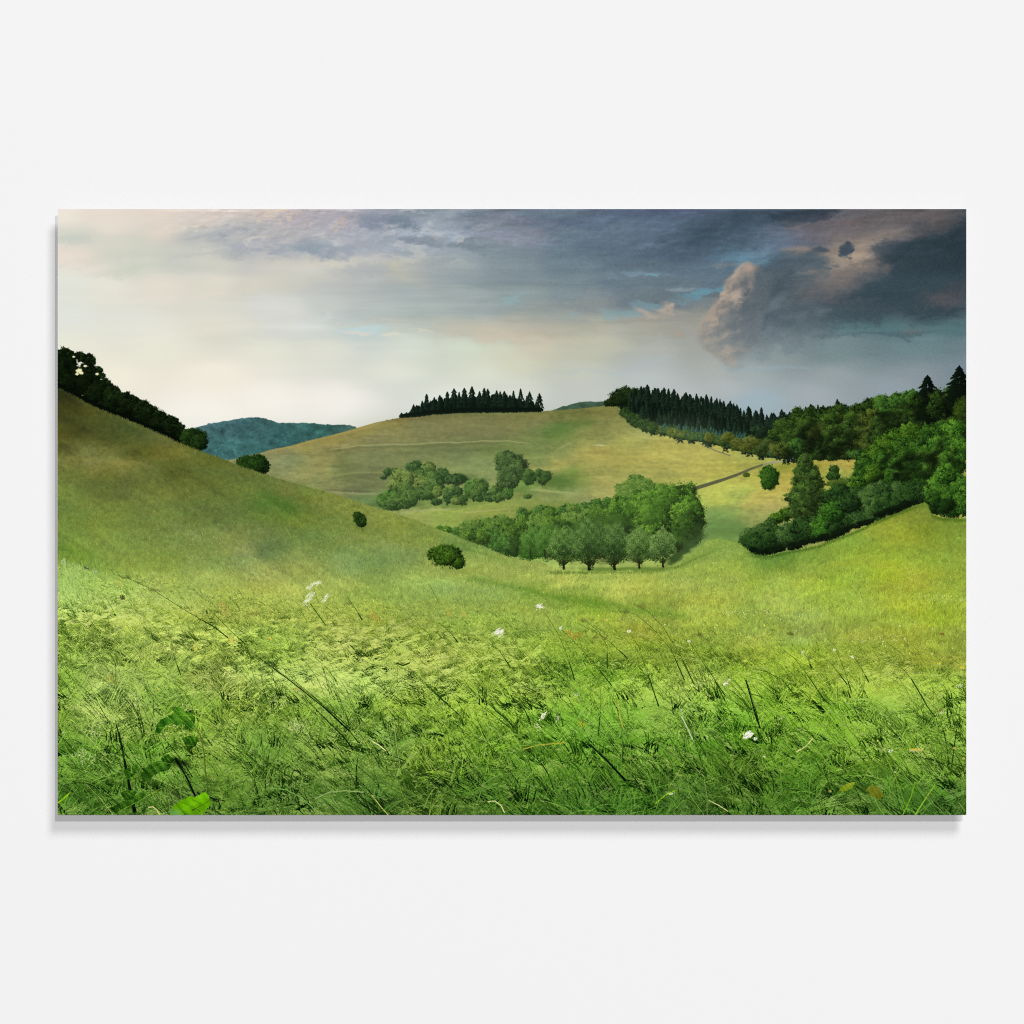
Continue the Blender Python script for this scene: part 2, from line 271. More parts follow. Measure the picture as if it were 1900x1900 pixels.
for k in range(nb_):        # billows: broad shaded ones first, small sunlit ones last
    q = k/nb_; x, y = cx_[k], cy_[k]; dd = max(0, x-np.interp(y, ly, lx)); r = (15-9.5*q)*rng.uniform(.8, 1.2)
    lit = np.clip(1.02-dd/(50+.25*max(0, y-540))+.30*math.sin(x*.16+y*.11)*math.sin(x*.07-y*.13+1)+rng.normal(0, .16), 0, 1)
    w_ = np.clip((y-560)/80, 0, 1)
    lo, hi = (hx('5A636E')*(1-w_)+hx('757B83')*w_, hx('C6A390')*(1-w_)+hx('B3A295')*w_)
    x0, x1 = np.searchsorted(XX, [x-r*1.5, x+r*1.5]); y0, y1 = np.searchsorted(YY, [y-r*1.5, y+r*1.5]); sl = (slice(y0, y1), slice(x0, x1))
    gx = (GX[sl]-x+nf[sl]*1.4)/r; gy = (GY[sl]-y+n3[sl]*1.4)/r; d = np.sqrt(gx**2+gy**2); m = (sm((1.1-d)/.75)*(.5-.24*w_))[..., None]
    sh = np.clip(lit*(.66-.34*gx-.38*gy), 0, 1)[..., None]; img[sl] = img[sl]*(1-m)+(lo*(1-sh)+hi*sh)*m
C(1362, 550, 13, 9, -20, 'D8B29C', .6, 1, 6); C(1387, 498, 9, 7, 0, 'BC988A', .7, .8, 4); C(1322, 592, 10, 7, -20, 'CBA88E', .6, .9, 5); C(1346, 626, 14, 6, -30, 'B9A08E', .5, 1, 6)
C(1450, 620, 60, 16, -22, '616E7A', .5, .9, 12); C(1400, 660, 50, 10, -24, '8A949A', .5, 1, 10); C(1430, 640, 24, 4, -20, '6E7A86', .5, .9, 6); C(1500, 640, 90, 12, -6, '7D8C94', .4, 1)
C(1640, 605, 90, 9, 0, '527078', .5, .9, 6); C(1740, 615, 90, 8, 0, '52777F', .5, .9, 6); C(1640, 620, 110, 4, -2, '4D626E', .7, .9, 5); C(1690, 612, 20, 3, 0, '6C6A6E', .5, 1)
C(1360, 655, 24, 6, -10, 'B9A493', .5, 1); C(1362, 668, 10, 5, 0, 'B3A091', .5, 1)
# the small dark cloud standing before the bright patch
C(1569, 466, 9, 14, 8, '414C5A', .95, .5, 5); C(1572, 453, 4, 6, 0, '414C5A', 1, .5, 3); C(1569, 466, 9, 12, 8, '414C5C', .8, .6, 6); C(1562, 475, 7, 5, 0, '454F5C', .9, .4, 3); C(1579, 480, 4, 3, 0, '5A5860', .8, .5, 3)
C(1400, 683, 46, 4, -4, '9AA8B2', .6, .8, 5); C(1460, 684, 44, 3.5, -1, '93A2AE', .7, .7, 5); C(1100, 690, 90, 5, -4, 'B6BCC2', .4, 1); C(1210, 668, 40, 5, -10, 'B0B4BE', .4, 1)
def relief(n, dx, dy, k, m):
    d = n-np.roll(np.roll(n, int(dy*S), 0), int(dx*S), 1); img[:] = img*(1+np.clip(d*k, -.12, .12)*m)[..., None]
r1 = noise(70, 26, 6, .62); r2 = noise(34, 15, 5, .62); r3 = noise(24, 22, 5, .6)
bank = sm((GX-230)/250)*sm((500-GY-(GX < 700)*25)/60)
relief(r1, 5, 5, -.05, bank); relief(r2, 3, 3, -.05, bank*(GX < 1050)); relief(r1, 8, 3, -.04, sm((GX-950)/200)*sm((600-GY)/60)); relief(r3, 3, 3, -.06, np.exp(-((GX-1370)/60)**2-((GY-580)/70)**2))
tear = sm((r2-.25)/.9)*sm((GX-330)/200)*sm((960-GX)/150)*sm((492-GY)/22); over(tear*.35, hx('8E959F')); tear = sm((-r2-.35)/.9)*sm((GX-250)/200)*sm((960-GX)/150)*sm((500-GY)/22); over(tear*.28, hx('D6CCC2'))
wisp = noise(120, 7, 5, .7); img *= (1+.018*wisp*sm((GX-500)/400)*sm((640-GY)/80))[..., None]
g_ = img.mean(2, keepdims=True); k_ = (.18*sm((GX-600)/300))[..., None]; img[:] = (img+(g_-img)*k_)*(1+k_*np.array([-.12, .08, -.02], np.float32))
up = (sm((520-GY)/90)*sm((GX-450)/250)*sm((1330-GX)/250)*.07)[..., None]; img[:] = img*(1+up)+up*.10
wg = (np.exp(-((GX-300)/330)**2-((GY-700)/110)**2)*.05+np.exp(-((GX-950)/220)**2-((GY-655)/50)**2)*.05)[..., None]; img[:] = np.clip(img*(1+wg*np.array([.35, 0, -.6], np.float32)), 0, 1)
grain = rng.standard_normal((H, W)).astype(np.float32)
grain = (grain+np.roll(grain, 1, 0)+np.roll(grain, 1, 1)+np.roll(grain, (1, 1), (0, 1)))/2
lum = img.mean(2); img += (grain*.013*sm((.85-lum)*2.2))[..., None]

# ============================================================ FAR HILLS
def rough(yc, amp, size):
    g = int(PW/size)
    return yc+np.interp(XX, np.linspace(X0, X0+PW, g), rng.uniform(-amp, amp, g)).astype(np.float32)
far = curve([(107, 900), (330, 812), (351, 797), (363, 794), (384, 787), (413, 782), (432, 779), (446, 776), (462, 775), (484, 775), (503, 780), (517, 785), (562, 785), (595, 787), (628, 788), (645, 789), (655, 790), (668, 798), (720, 820), (1793, 900)])
far = rough(far, 1.1, 5)
fc = field([(370, 800, '47686A'), (430, 790, '3F6468'), (400, 830, '3C6A68'), (480, 790, '3A5F5E'), (560, 800, '345E5A'), (640, 800, '33564F'), (450, 840, '376460'), (520, 815, '2F5B58'), (600, 800, '2F5A52')], 1, 1.5, 3, 10)
m = below(far, 1.); m[:, GX[0] > 900] = 0
tx = noise(9, 6, 4, .7)*.10+noise(60, 14, 3)*.05
over(m, (fc*.8+fc.mean(2, keepdims=True)*.2)*np.array([.96, 1.06, 1.08])*(1+tx)[..., None])
N = 5200; x = rng.uniform(340, 680, N); y = far[np.clip(((x-X0)*S).astype(int), 0, W-1)]+rng.uniform(.5, 75, N)
o = np.argsort(y); x, y = x[o], y[o]
c = bil(img, x, y)*(1+rng.normal(0, .07, N)[:, None]); dabs(x, y, rng.uniform(1.0, 2.4, N), np.clip(c, 0, 1))
f2 = rough(curve([(107, 990), (1020, 764), (1040, 756), (1060, 750), (1085, 744.5), (1104, 746), (1120, 744), (1140, 742), (1200, 760), (1793, 900)]), 1.2, 5)
m = below(f2, 1.); m[:, (GX[0] > 1230) | (GX[0] < 1000)] = 0
over(m, hx('3C5442')*(1+noise(7, 5, 3, .7)*.13)[..., None])
# ============================================================ MIDDLE HILL AND FIELDS
mid = curve([(107, 1000), (415, 854), (440, 851), (488, 839), (500, 835), (540, 827), (571, 818), (607, 810), (642, 800), (666, 793), (697, 784), (732, 777), (760, 772), (808, 767), (855, 764.5), (950, 764), (1007, 763), (1033, 761), (1078, 758), (1101, 755), (1137, 752), (1150, 756), (1160, 772), (1174, 783), (1195, 796), (1222, 804), (1247, 812), (1279, 817), (1311, 820), (1342, 827), (1374, 837), (1405, 844), (1428, 848), (1470, 852), (1500, 853), (1603, 851), (1793, 845)])
ms = '''500 840 94895A|560 826 9C8B50|620 812 9E8A4A|680 796 938044|740 780 8C7A42|500 850 8E8C62|540 860 858860|600 840 8F8252|640 830 968655|700 815 857C50|780 795 7C754A|850 790 7A7248|950 790 7A7246|1000 780 7E7647|1000 800 6E7241|560 880 928C58|590 865 948C56|570 900 8A8A54|640 850 7D7C4E|700 850 76784C|780 845 727548|860 845 6F7549|900 800 777148|920 830 69743F|640 870 6F7246|680 890 6D6E45|660 905 6B6C45|620 915 8D8A58|680 930 6B8048|890 880 8C9358|900 865 7F8752|860 900 929654|960 900 7E9A48|1000 860 7E8A4A|960 840 70793F|1000 830 6F7A42|1020 805 51682D|1050 795 506A2E|1085 785 5F6D31|1120 780 7A7540|1130 765 7C7640|1090 765 7B7442|1050 775 74703E|1100 805 7F7C42|1150 800 8A8348|1120 825 7F8148|1040 840 7E8449|1060 850 9C9050|1090 845 A8984E|1120 835 AE964A|1030 862 A89A50|1000 875 9C9050|1180 820 A0984E|1220 820 A79B4D|1200 812 A3A05C|1250 830 AE9F50|1280 830 B3A253|1320 840 AEA252|1150 850 A3964A|1200 850 A99A4E|1260 860 AA9E50|1300 870 B4A450|1350 860 B1A550|1400 855 AFA552|1440 852 A5A256|1380 845 A9A254|1100 870 9A914C|1060 880 6F8236|1040 895 68863A|1080 890 7F8A3E|1120 890 A29550|1180 880 A39A50|1240 885 A0974B|1290 885 AEA04D|1120 915 A59955|1150 905 A69A54|1220 890 A39A4E|1010 920 80884B|1060 915 8A8F55|1100 930 8E8C58|960 925 7F8840|900 940 8A9440|860 945 8C9642|800 945 8F9A48|760 945 9A9E58|780 960 96984A|840 960 8E9A42|900 955 91983F|950 950 8A9340|1000 940 828A3E|1050 940 868C40|820 975 8E9C46|
1290 908 A9A64C|1330 905 B6B254|1370 895 B7B156|1400 885 BBAF52|1430 870 9C9A3C|1460 862 8C8A30|1480 870 A79A3E|1340 925 B6B454|1380 915 A6B058|1420 920 C4B05A|1450 905 C2AA52|1470 890 BFA64E|1310 930 AEB552|1400 935 BFAE60|1430 940 BBA860|1360 945 94A458|1330 950 7C9650|1320 975 6A8A46|1350 965 7B944F|1400 955 AAA25C|1380 975 6E8648|1340 985 6A8544|1440 960 9C9C56|1040 1052 A3AE58|1100 1050 A3AE58|1150 1050 A3AE58|1200 1050 A2AE56|1240 1048 9CAA50|1290 1012 88A04A|1300 1030 92A64C|1330 1000 7E9A48|1000 1045 8CA04C|1530 865 A8993E|1560 862 B39C48|1590 865 B59A48|1560 885 9CA048|1590 875 A69E48|1540 900 A09C3E|1600 900 A6983E'''
mf = field([(float(a.split()[0]), float(a.split()[1]), a.split()[2]) for a in ms.replace('\n', '').split('|')], .75, 1.3, 3.6, 8)
w1 = noise(90, 22, 4)*7; w2 = noise(90, 22, 4)*3
mf = bil(mf, GX+w1, GY+w2); g_ = mf.mean(2, keepdims=True); mf = (g_+(mf-g_)*.96)*np.array([.96, 1.01, .97], np.float32)
gl = (np.exp(-((GX-1200)/150)**2-((GY-850)/45)**2)*.09+np.exp(-((GX-1370)/80)**2-((GY-915)/35)**2)*.06)[..., None]; mf = mf*(1+gl*np.array([1.15, .9, .5], np.float32))
mm = below(mid, .9)
tex = noise(5, 2.6, 3, .8)*.04+noise(60, 7, 5, .7)*.05
over(mm, np.clip(mf*(1+tex)[..., None], 0, 1))
def band(pts, wd, colr, al, soft=1.2, wob=1., fade=30, mask=None):
    p = np.array(pts, float); yc = np.interp(XX, p[:, 0], p[:, 1]); R = wd*2.4+wob*4
    x0, x1 = np.searchsorted(XX, [p[0, 0], p[-1, 0]]); y0, y1 = np.searchsorted(YY, [p[:, 1].min()-R, p[:, 1].max()+R]); sl = (slice(y0, y1), slice(x0, x1))
    on = sm((XX[x0:x1]-p[0, 0])/fade)*sm((p[-1, 0]-XX[x0:x1])/fade)
    d = np.abs(GY[sl]-yc[None, x0:x1]+n3[sl]*wob)/wd; m = np.exp(-d**2*soft)*on[None, :]*al
    if mask is not None: m = m*mask[sl]
    img[sl] = img[sl]*(1-m[..., None])+hx(colr)*m[..., None]
band([(600, 836), (666, 826.5), (760, 823.5), (855, 821.5), (945, 818.5), (990, 822)], 1.3, 'A3A268', .8); band([(600, 840), (666, 831), (760, 828), (855, 826), (945, 823)], 2.6, '565C38', .5)
band([(585, 887), (654, 878), (713, 876), (740, 880)], 2, '8C9355', .6); band([(600, 890), (654, 883), (720, 881)], 2.2, '5F6440', .5)
band([(600, 913), (650, 915), (715, 916)], 1.5, 'A0A070', .7); band([(620, 921), (660, 922), (705, 922)], 4.5, '5C6B42', .5); band([(600, 908), (660, 911), (700, 912)], 2, '4A4C38', .5)
band([(735, 951), (800, 946), (860, 943)], 2.4, 'B9B471', .7); band([(840, 953), (900, 948), (960, 944.5)], 1.8, 'BDAE70', .6); band([(960, 907), (1010, 910), (1060, 916), (1080, 921)], 2, 'A8B26E', .7); band([(960, 913), (1010, 916), (1060, 922)], 2.5, '62713A', .4)
band([(1092, 826.5), (1110, 825.2), (1136, 826.4)], 1.2, 'D2D6A8', 1); band([(1020, 838), (1050, 826), (1080, 813)], 1.3, 'A5A86C', .55); band([(1170, 812), (1200, 812.5), (1230, 814)], 1.4, 'C9B874', .6)
band([(1140, 754), (1150, 768), (1165, 782), (1190, 796)], 4, '6A6440', .55); band([(1045, 763), (1062, 768), (1078, 775), (1085, 790)], 1.6, '57582F', .5)
band([(480, 842), (560, 823.5), (640, 803), (720, 782)], 2.2, 'B39A58', .45); band([(550, 895), (585, 872), (610, 858), (640, 850)], 6, '9C9258', .35)
restroke(mm, 60000, 2.4, .5, lambda x, y: 1.0+0*x, .05)
img[:] = img*(1-mm[..., None]*0)  # keep
# paths
line([(1262, 915), (1277, 910), (1310, 900), (1342, 890), (1369, 880.5), (1395, 869.5), (1416, 862)], [5.6, 5.2, 4.6, 4.2, 3.6, 2.4], '4C4E36', '626246')
line([(1416, 862), (1437, 858), (1455, 855.5), (1474, 853.5)], [2.6, 2.4, 2, 1.6], '8C8A6C', 'B5B198')
line([(1296, 821.5), (1311, 829), (1332, 838), (1356, 846)], [1, 1.8, 2, 1.2], '84805A', '7C7A58')
line([(1290, 910), (1330, 901), (1370, 890), (1400, 876), (1425, 865)], .9, 'C2B45C')
line([(1340, 828), (1374, 838), (1405, 845), (1440, 850), (1470, 852)], .7, '9AA47A'); line([(1300, 821), (1350, 830)], .7, '8E9868')
# ============================================================ CONIFERS ON THE HILLTOP
CD = ['0A140E', '121F17', '1C2D20', '2B402B']
xs = np.linspace(760, 1000, 150)
for x in rng.permutation(xs):
    top = 3+ np.interp(x, [744, 766, 792, 828, 874, 920, 967, 985, 1003], [762, 750, 740, 732, 728, 727, 732, 738, 742])
    yb = np.interp(x, [744, 808, 855, 1010], [776, 768, 765, 763.5])+rng.uniform(-1, 1); conifer(x, yb, yb-top-rng.uniform(0, 10), rng.uniform(8, 12), CD[:3], 1.1)
for x, t, w in ((x_+rng.uniform(-2, 2), t_+rng.choice([0, 0, 1, 4, 8]), w_*rng.uniform(.7, 1.25)) for x_, t_, w_ in ((744, 762, 9), (753, 765, 8), (766, 747, 12), (775, 748, 9), (782, 740, 9), (792, 731, 12), (805, 736, 12), (815, 729, 10), (828, 719, 13), (841, 721, 12), (852, 726, 9), (861, 720, 12), (874, 716, 13), (888, 718, 12), (897, 716, 9), (907, 718, 12), (920, 717, 12), (929, 722, 9), (937, 718, 10), (947, 725, 9), (954, 721, 10), (967, 721, 11), (976, 731, 8), (984, 723, 11), (1001, 730, 14))):
    yb = np.interp(x, [744, 808, 855, 1010], [776, 768, 765, 763.5]); conifer(x, min(yb, t+27), min(yb-t, 27), w*1.35, CD, .95)
for x in np.arange(745, 1005, 2.2):
    yb = np.interp(x, [744, 808, 855, 1010], [776, 768, 765, 763.5]); dabs(np.array([x]), np.array([yb-4.]), np.array([5.]), hx('0B140E')[None])
for x, y in ((719, 779.5), (728, 778)): dabs(np.array([x+0.]), np.array([y+0.]), np.array([1.6]), hx('4A5038')[None])
# ============================================================ DARK FOREST
ft = lambda x: np.interp(x, [1123, 1137, 1151, 1163, 1191, 1215, 1250, 1279, 1310, 1329, 1353, 1380, 1414, 1440, 1464, 1500, 1520, 1580, 1608, 1634, 1677, 1705, 1793], [744, 738, 724, 722, 715, 717, 724, 730, 737, 740, 748, 754, 760, 765, 768, 762, 758, 757, 752, 742, 730, 728, 705])
fb = lambda x: np.interp(x, [1123, 1150, 1174, 1222, 1279, 1311, 1374, 1428, 1470, 1603, 1793], [752, 757, 783, 804, 817, 820, 837, 848, 852, 852, 850])
wm = ((GY > np.interp(XX, [1123, 1160, 1200, 1300, 1400, 1500, 1650, 1793], [748, 740, 740, 760, 785, 790, 770, 745])[None, :]) & (GY < fb(XX)[None, :]+1) & (GX > 1150))*1.; wm[:, :1] = 0
over(wm, hx('101C0F'))
foliage([(1128, 748, 7, 6), (1138, 745, 9, 9), (1150, 737, 13, 15), (1163, 734, 15, 15), (1178, 738, 16, 18)], ['080F08', '0F1A0E', '1A2A17', '2A3D20'], 1.1, .3)
for dy in (8, 16, 25, 34, 44, 55, 66, 78):
    for x in rng.permutation(np.arange(1168, 1505, 6.5)):
        x = x+rng.uniform(-4, 4); t = ft(x)+dy+rng.uniform(-5, 5)
        if t+20 > fb(x)+2: continue
        conifer(x, t+rng.uniform(24, 30), rng.uniform(24, 30), rng.uniform(9, 15), (['0A130D', '101C14', '18291C', '26392A'], ['080F0B', '0D1710', '142218', '1F3023'], ['0D180F', '15241A', '203426', '2F4834'])[rng.integers(3)], 1.1)
tops = [(1191, 711), (1200, 713), (1214, 714), (1222, 715), (1232, 718), (1242, 720), (1250, 721), (1258, 724), (1265, 722), (1274, 725), (1281, 727), (1293, 728), (1299, 729), (1310, 732), (1320, 736), (1328, 736), (1334, 740), (1344, 741), (1354, 743), (1366, 745), (1374, 750), (1381, 749), (1388, 753), (1395, 752), (1404, 757), (1414, 755), (1422, 760), (1430, 760), (1440, 765), (1452, 760), (1464, 764), (1479, 751), (1487, 755), (1494, 755), (1507, 746), (1519, 750), (1529, 751), (1539, 750), (1555, 740), (1564, 750), (1573, 750), (1581, 751), (1594, 748), (1603, 748)]
for x, t in tops:
  if rng.random() < .18: continue
  for dx, dt in ((rng.uniform(-4, 4), rng.uniform(3, 9)), (0, rng.choice([0, 1, 3, 6]))): conifer(x+dx+rng.uniform(-2, 2), t+dt+25, 25, rng.uniform(9, 19), ['0B150F', '121F17', '1B2C1F', '2A3F2C'], 1.1)
# young blue-green plantation below the dark stand, pale bushes at the field edge
for row in range(4):
    for x in np.arange(1205, 1440, 6.2):
        y1 = fb(x)-2; y0 = np.interp(x, [1205, 1240, 1300, 1370, 1440], [792, 786, 793, 803, 812]); yb = y0+14+(y1-y0-14)*row/3
        if yb > y1+1: continue
        if row < 2: conifer(x+rng.uniform(-3, 3), yb, rng.uniform(13, 18), rng.uniform(6, 9), ['1B322A', '2C4C42', '3A5C50', '4E7468'] if rng.random() < .75 else ['16281A', '22391F', '35522C', '46653A'], 1.0)
        else: foliage([(x+rng.uniform(-3, 3), yb-5, rng.uniform(5, 8), rng.uniform(5, 7))], [['16240F', '25391D', '3A522C', '567042'], ['22300F', '3A4A1E', '56652F', '6C7A42'], ['14281A', '203C28', '33543A', '4A6C50']][rng.integers(3)], 1.1, .35)
for x, y, rx, ry in ((1160, 765, 9, 9), (1170, 775, 9, 10), (1182, 783, 11, 11), (1196, 789, 11, 11), (1210, 794, 10, 9)): foliage([(x, y, rx, ry)], ['10200F', '1C3018', '2C4626', '3F5C36'], 1.1, .32)
for x, y, rx, ry, k in ((1316, 812, 9, 8, 1), (1340, 820, 10, 8, 0), (1352, 812, 12, 9, 1), (1368, 824, 13, 10, 1), (1392, 822, 15, 12, 1), (1412, 832, 12, 11, 0), (1405, 815, 14, 10, 1), (1425, 820, 13, 14, 0), (1442, 832, 13, 12, 1), (1380, 832, 8, 6, 1)):
    foliage([(x, y, rx, ry)], [['16240F', '26381B', '3C5229', '54693A'], ['263010', '3A451C', '535E2D', '6B753F']][k], 1.1, .3)
foliage([(1411, 801, 17, 12)], ['0A140D', '12211A', '1E3324', '2E4A32'], 1.1, .28)
# broadleaf forest, back rows first
DG = [['0A1408', '13220D', '213817', '35501F', '4B6A2C'], ['080F08', '0F1B0C', '1A2C13', '28401A', '3C5A26'], ['10170A', '1F2A10', '30421A', '475B26', '5F7435'], ['0C1A0C', '173015', '27471E', '3A612A', '4F7A35']]
for x, y, rx, ry, k in ((1480, 772, 14, 14, 1), (1505, 772, 16, 16, 1), (1530, 770, 18, 14, 1), (1558, 768, 20, 18, 1), (1590, 765, 18, 14, 1), (1615, 756, 18, 16, 1), (1640, 752, 20, 18, 3), (1665, 746, 18, 16, 3), (1690, 742, 20, 17, 3), (1712, 752, 22, 24, 1), (1740, 752, 26, 30, 1), (1775, 745, 26, 30, 1),
    (1450, 792, 15, 15, 0), (1470, 790, 17, 16, 0), (1440, 806, 14, 10, 0), (1500, 788, 22, 16, 0), (1530, 792, 20, 15, 1), (1560, 785, 24, 16, 2), (1545, 778, 18, 10, 0), (1590, 780, 22, 16, 0), (1620, 778, 24, 20, 2), (1650, 772, 24, 18, 3), (1680, 770, 24, 22, 1), (1710, 780, 24, 24, 1), (1745, 778, 24, 20, 1),
    (1462, 812, 16, 14, 0), (1490, 808, 20, 16, 1), (1520, 806, 22, 18, 2), (1550, 804, 22, 16, 0), (1580, 802, 24, 16, 1), (1610, 800, 22, 18, 2), (1640, 795, 22, 18, 1),
    (1455, 834, 15, 14, 2), (1480, 832, 17, 17, 3), (1505, 830, 16, 15, 1), (1530, 832, 18, 16, 3), (1555, 830, 18, 16, 0), (1580, 826, 20, 16, 1), (1605, 824, 20, 18, 2), (1628, 815, 18, 16, 1), (1545, 845, 16, 9, 0), (1570, 844, 14, 9, 1), (1495, 846, 14, 8, 1), (1520, 846, 14, 8, 1), (1590, 842, 16, 9, 3)):
    foliage([(x, y, rx, ry)], DG[k], 1.35, .24, 1, .14)
for i in range(46):     # dark gaps between the crowns
    x = rng.uniform(1450, 1780); y = rng.uniform(np.interp(x, [1450, 1793], [790, 745]), 845); gap(x, y, rng.uniform(7, 14), rng.uniform(4, 9))
foliage([(1722, 758, 22, 32), (1778, 760, 26, 40)], ['050A06', '0A130B', '122012'], 1.4, .3); conifer(1721, 752, 56, 50, ['060B08', '09120C', '0F1B10', '182817'], 1.4); conifer(1780, 756, 78, 66, ['060B08', '0A120B', '101B10', '1A2916'], 1.4)
foliage([(1700, 748, 12, 14), (1738, 752, 14, 22)], DG[1], 1.4, .3, .8); foliage([(1786, 762, 16, 26), (1770, 790, 18, 16)], ['0C170A', '1A2A0F', '2C4017', '40581E'], 1.4, .25)
# ============================================================ FIELD RIGHT, TREES AND HEDGE
LG = [['081404', '14290A', '254411', '3D641B', '60882C'], ['081407', '10260C', '1E3E14', '30581C', '4A752A'], ['0A1A08', '183610', '2C5419', '447426', '669638']]
foliage([(1548, 872, 9, 8), (1546, 884, 12, 8)], ['0C1A0C', '183016', '2C4A20', '42642C'], 1.2, .3); foliage([(1550, 897, 16, 6), (1568, 895, 14, 7)], ['1A2A10', '2F4518', '4A6228', '647C38'], 1.1, .3)
for x, y, rx, ry, k in ((1660, 808, 16, 14, 0), (1640, 822, 16, 14, 0), (1690, 804, 20, 17, 0), (1720, 806, 20, 17, 1), (1745, 798, 20, 16, 1), (1772, 800, 22, 20, 2), (1650, 835, 20, 18, 0), (1680, 830, 22, 18, 1), (1710, 832, 22, 20, 1), (1625, 845, 20, 18, 0), (1745, 830, 22, 22, 2), (1775, 830, 24, 24, 2), (1605, 865, 20, 20, 1), (1640, 862, 24, 22, 1), (1675, 860, 24, 22, 1), (1600, 890, 22, 18, 1), (1625, 885, 22, 20, 0), (1660, 888, 24, 20, 1), (1700, 868, 22, 26, 1),
    (1585, 905, 16, 12, 0), (1690, 895, 20, 20, 1), (1715, 850, 18, 18, 2), (1735, 865, 24, 26, 2), (1765, 860, 26, 28, 2), (1720, 890, 20, 20, 1)):
    foliage([(x, y, rx, ry)], LG[k], 1.5, .22, 1, .14, bias=-.02)
for i in range(34):
    x = rng.uniform(1610, 1790); y = rng.uniform(np.interp(x, [1600, 1793], [860, 800]), 925); gap(x, y, rng.uniform(8, 16), rng.uniform(5, 10))
# hedge along the slope
HG = [['071007', '0E1E0E', '183216', '26461E', '3A5E2C'], ['0A180A', '15300F', '265018', '3C6E22', '578A30'], ['0C1A0C', '1A3018', '2A4824', '406032', '567642']]
for x, y, rx, ry, k in ((1560, 912, 20, 14, 0), (1590, 925, 24, 18, 0), (1620, 920, 26, 20, 2), (1655, 915, 24, 20, 2), (1690, 915, 24, 20, 0), (1710, 915, 18, 16, 0), (1540, 925, 18, 14, 0), (1636, 905, 16, 12, 2)):
    foliage([(x, y, rx, ry)], HG[k], 1.35, .22, 1, .12)
foliage([(1442, 962, 13, 10), (1456, 955, 12, 10)], LG[0], 1.3, .26); foliage([(1430, 968, 10, 7)], HG[2], 1.2, .3)
CT = ['0E180C', '1C2C14', '2E4620', '40602A', '587A38']
foliage([(1496, 945, 36, 18), (1494, 922, 35, 20), (1498, 898, 28, 20), (1495, 876, 22, 16), (1494, 860, 14, 16), (1494, 850, 8, 9), (1512, 880, 9, 8)], CT, 1.3, .2, 1.1, .16)
for x, y, rx, ry, k in ((1420, 985, 22, 14, 2), (1398, 1000, 25, 20, 2), (1392, 1008, 20, 19, 0), (1415, 1008, 24, 22, 0), (1440, 998, 24, 22, 0), (1465, 992, 24, 22, 2), (1490, 986, 24, 24, 0), (1515, 980, 22, 22, 0), (1535, 978, 26, 24, 1), (1558, 970, 24, 22, 0), (1580, 958, 26, 22, 0), (1600, 950, 26, 24, 2), (1625, 945, 26, 22, 2), (1650, 935, 24, 20, 0), (1675, 930, 22, 18, 0), (1700, 922, 20, 16, 0), (1545, 950, 22, 18, 1), (1575, 935, 22, 16, 0)):
    foliage([(x, y, rx, ry)], HG[k], 1.35, .2, 1.1, .12, bias=-.03)
for i in range(60):
    x = rng.uniform(1395, 1700); b = np.interp(x, [1395, 1421, 1483, 1558, 1634, 1700], [1028, 1030, 1017, 994, 961, 935]); foliage([(x, b-rng.uniform(1, 9), rng.uniform(5, 9), rng.uniform(2, 4.5))], ['060C06', '0A140A', '101E0E'], 1.3, .5)
for x, y, rx, ry, k in ((1735, 905, 18, 22, 2), (1760, 900, 26, 26, 2), (1782, 905, 18, 26, 2), (1740, 932, 20, 22, 1), (1768, 935, 24, 24, 1), (1790, 925, 14, 30, 2), (1730, 930, 14, 20, 1), (1755, 880, 20, 16, 2)): foliage([(x, y, rx, ry)], LG[k], 1.5, .22, 1, .15)
foliage([(1757, 938, 12, 13)], ['060F06', '0C1D0A', '16300F', '244818'], 1.4, .3)
foliage([(1427, 884, 17, 19), (1426, 896, 12, 12)], ['0C1E0A', '15300E', '234616', '355E20', '46702A'], 1.2, .22); foliage([(1385, 881, 6, 3.6)], ['2A3C14', '42561E', '5C6E2C'], 1, .4)
line([(1471.5, 849), (1471.5, 851.5)], 1.1, 'C8D4CC')
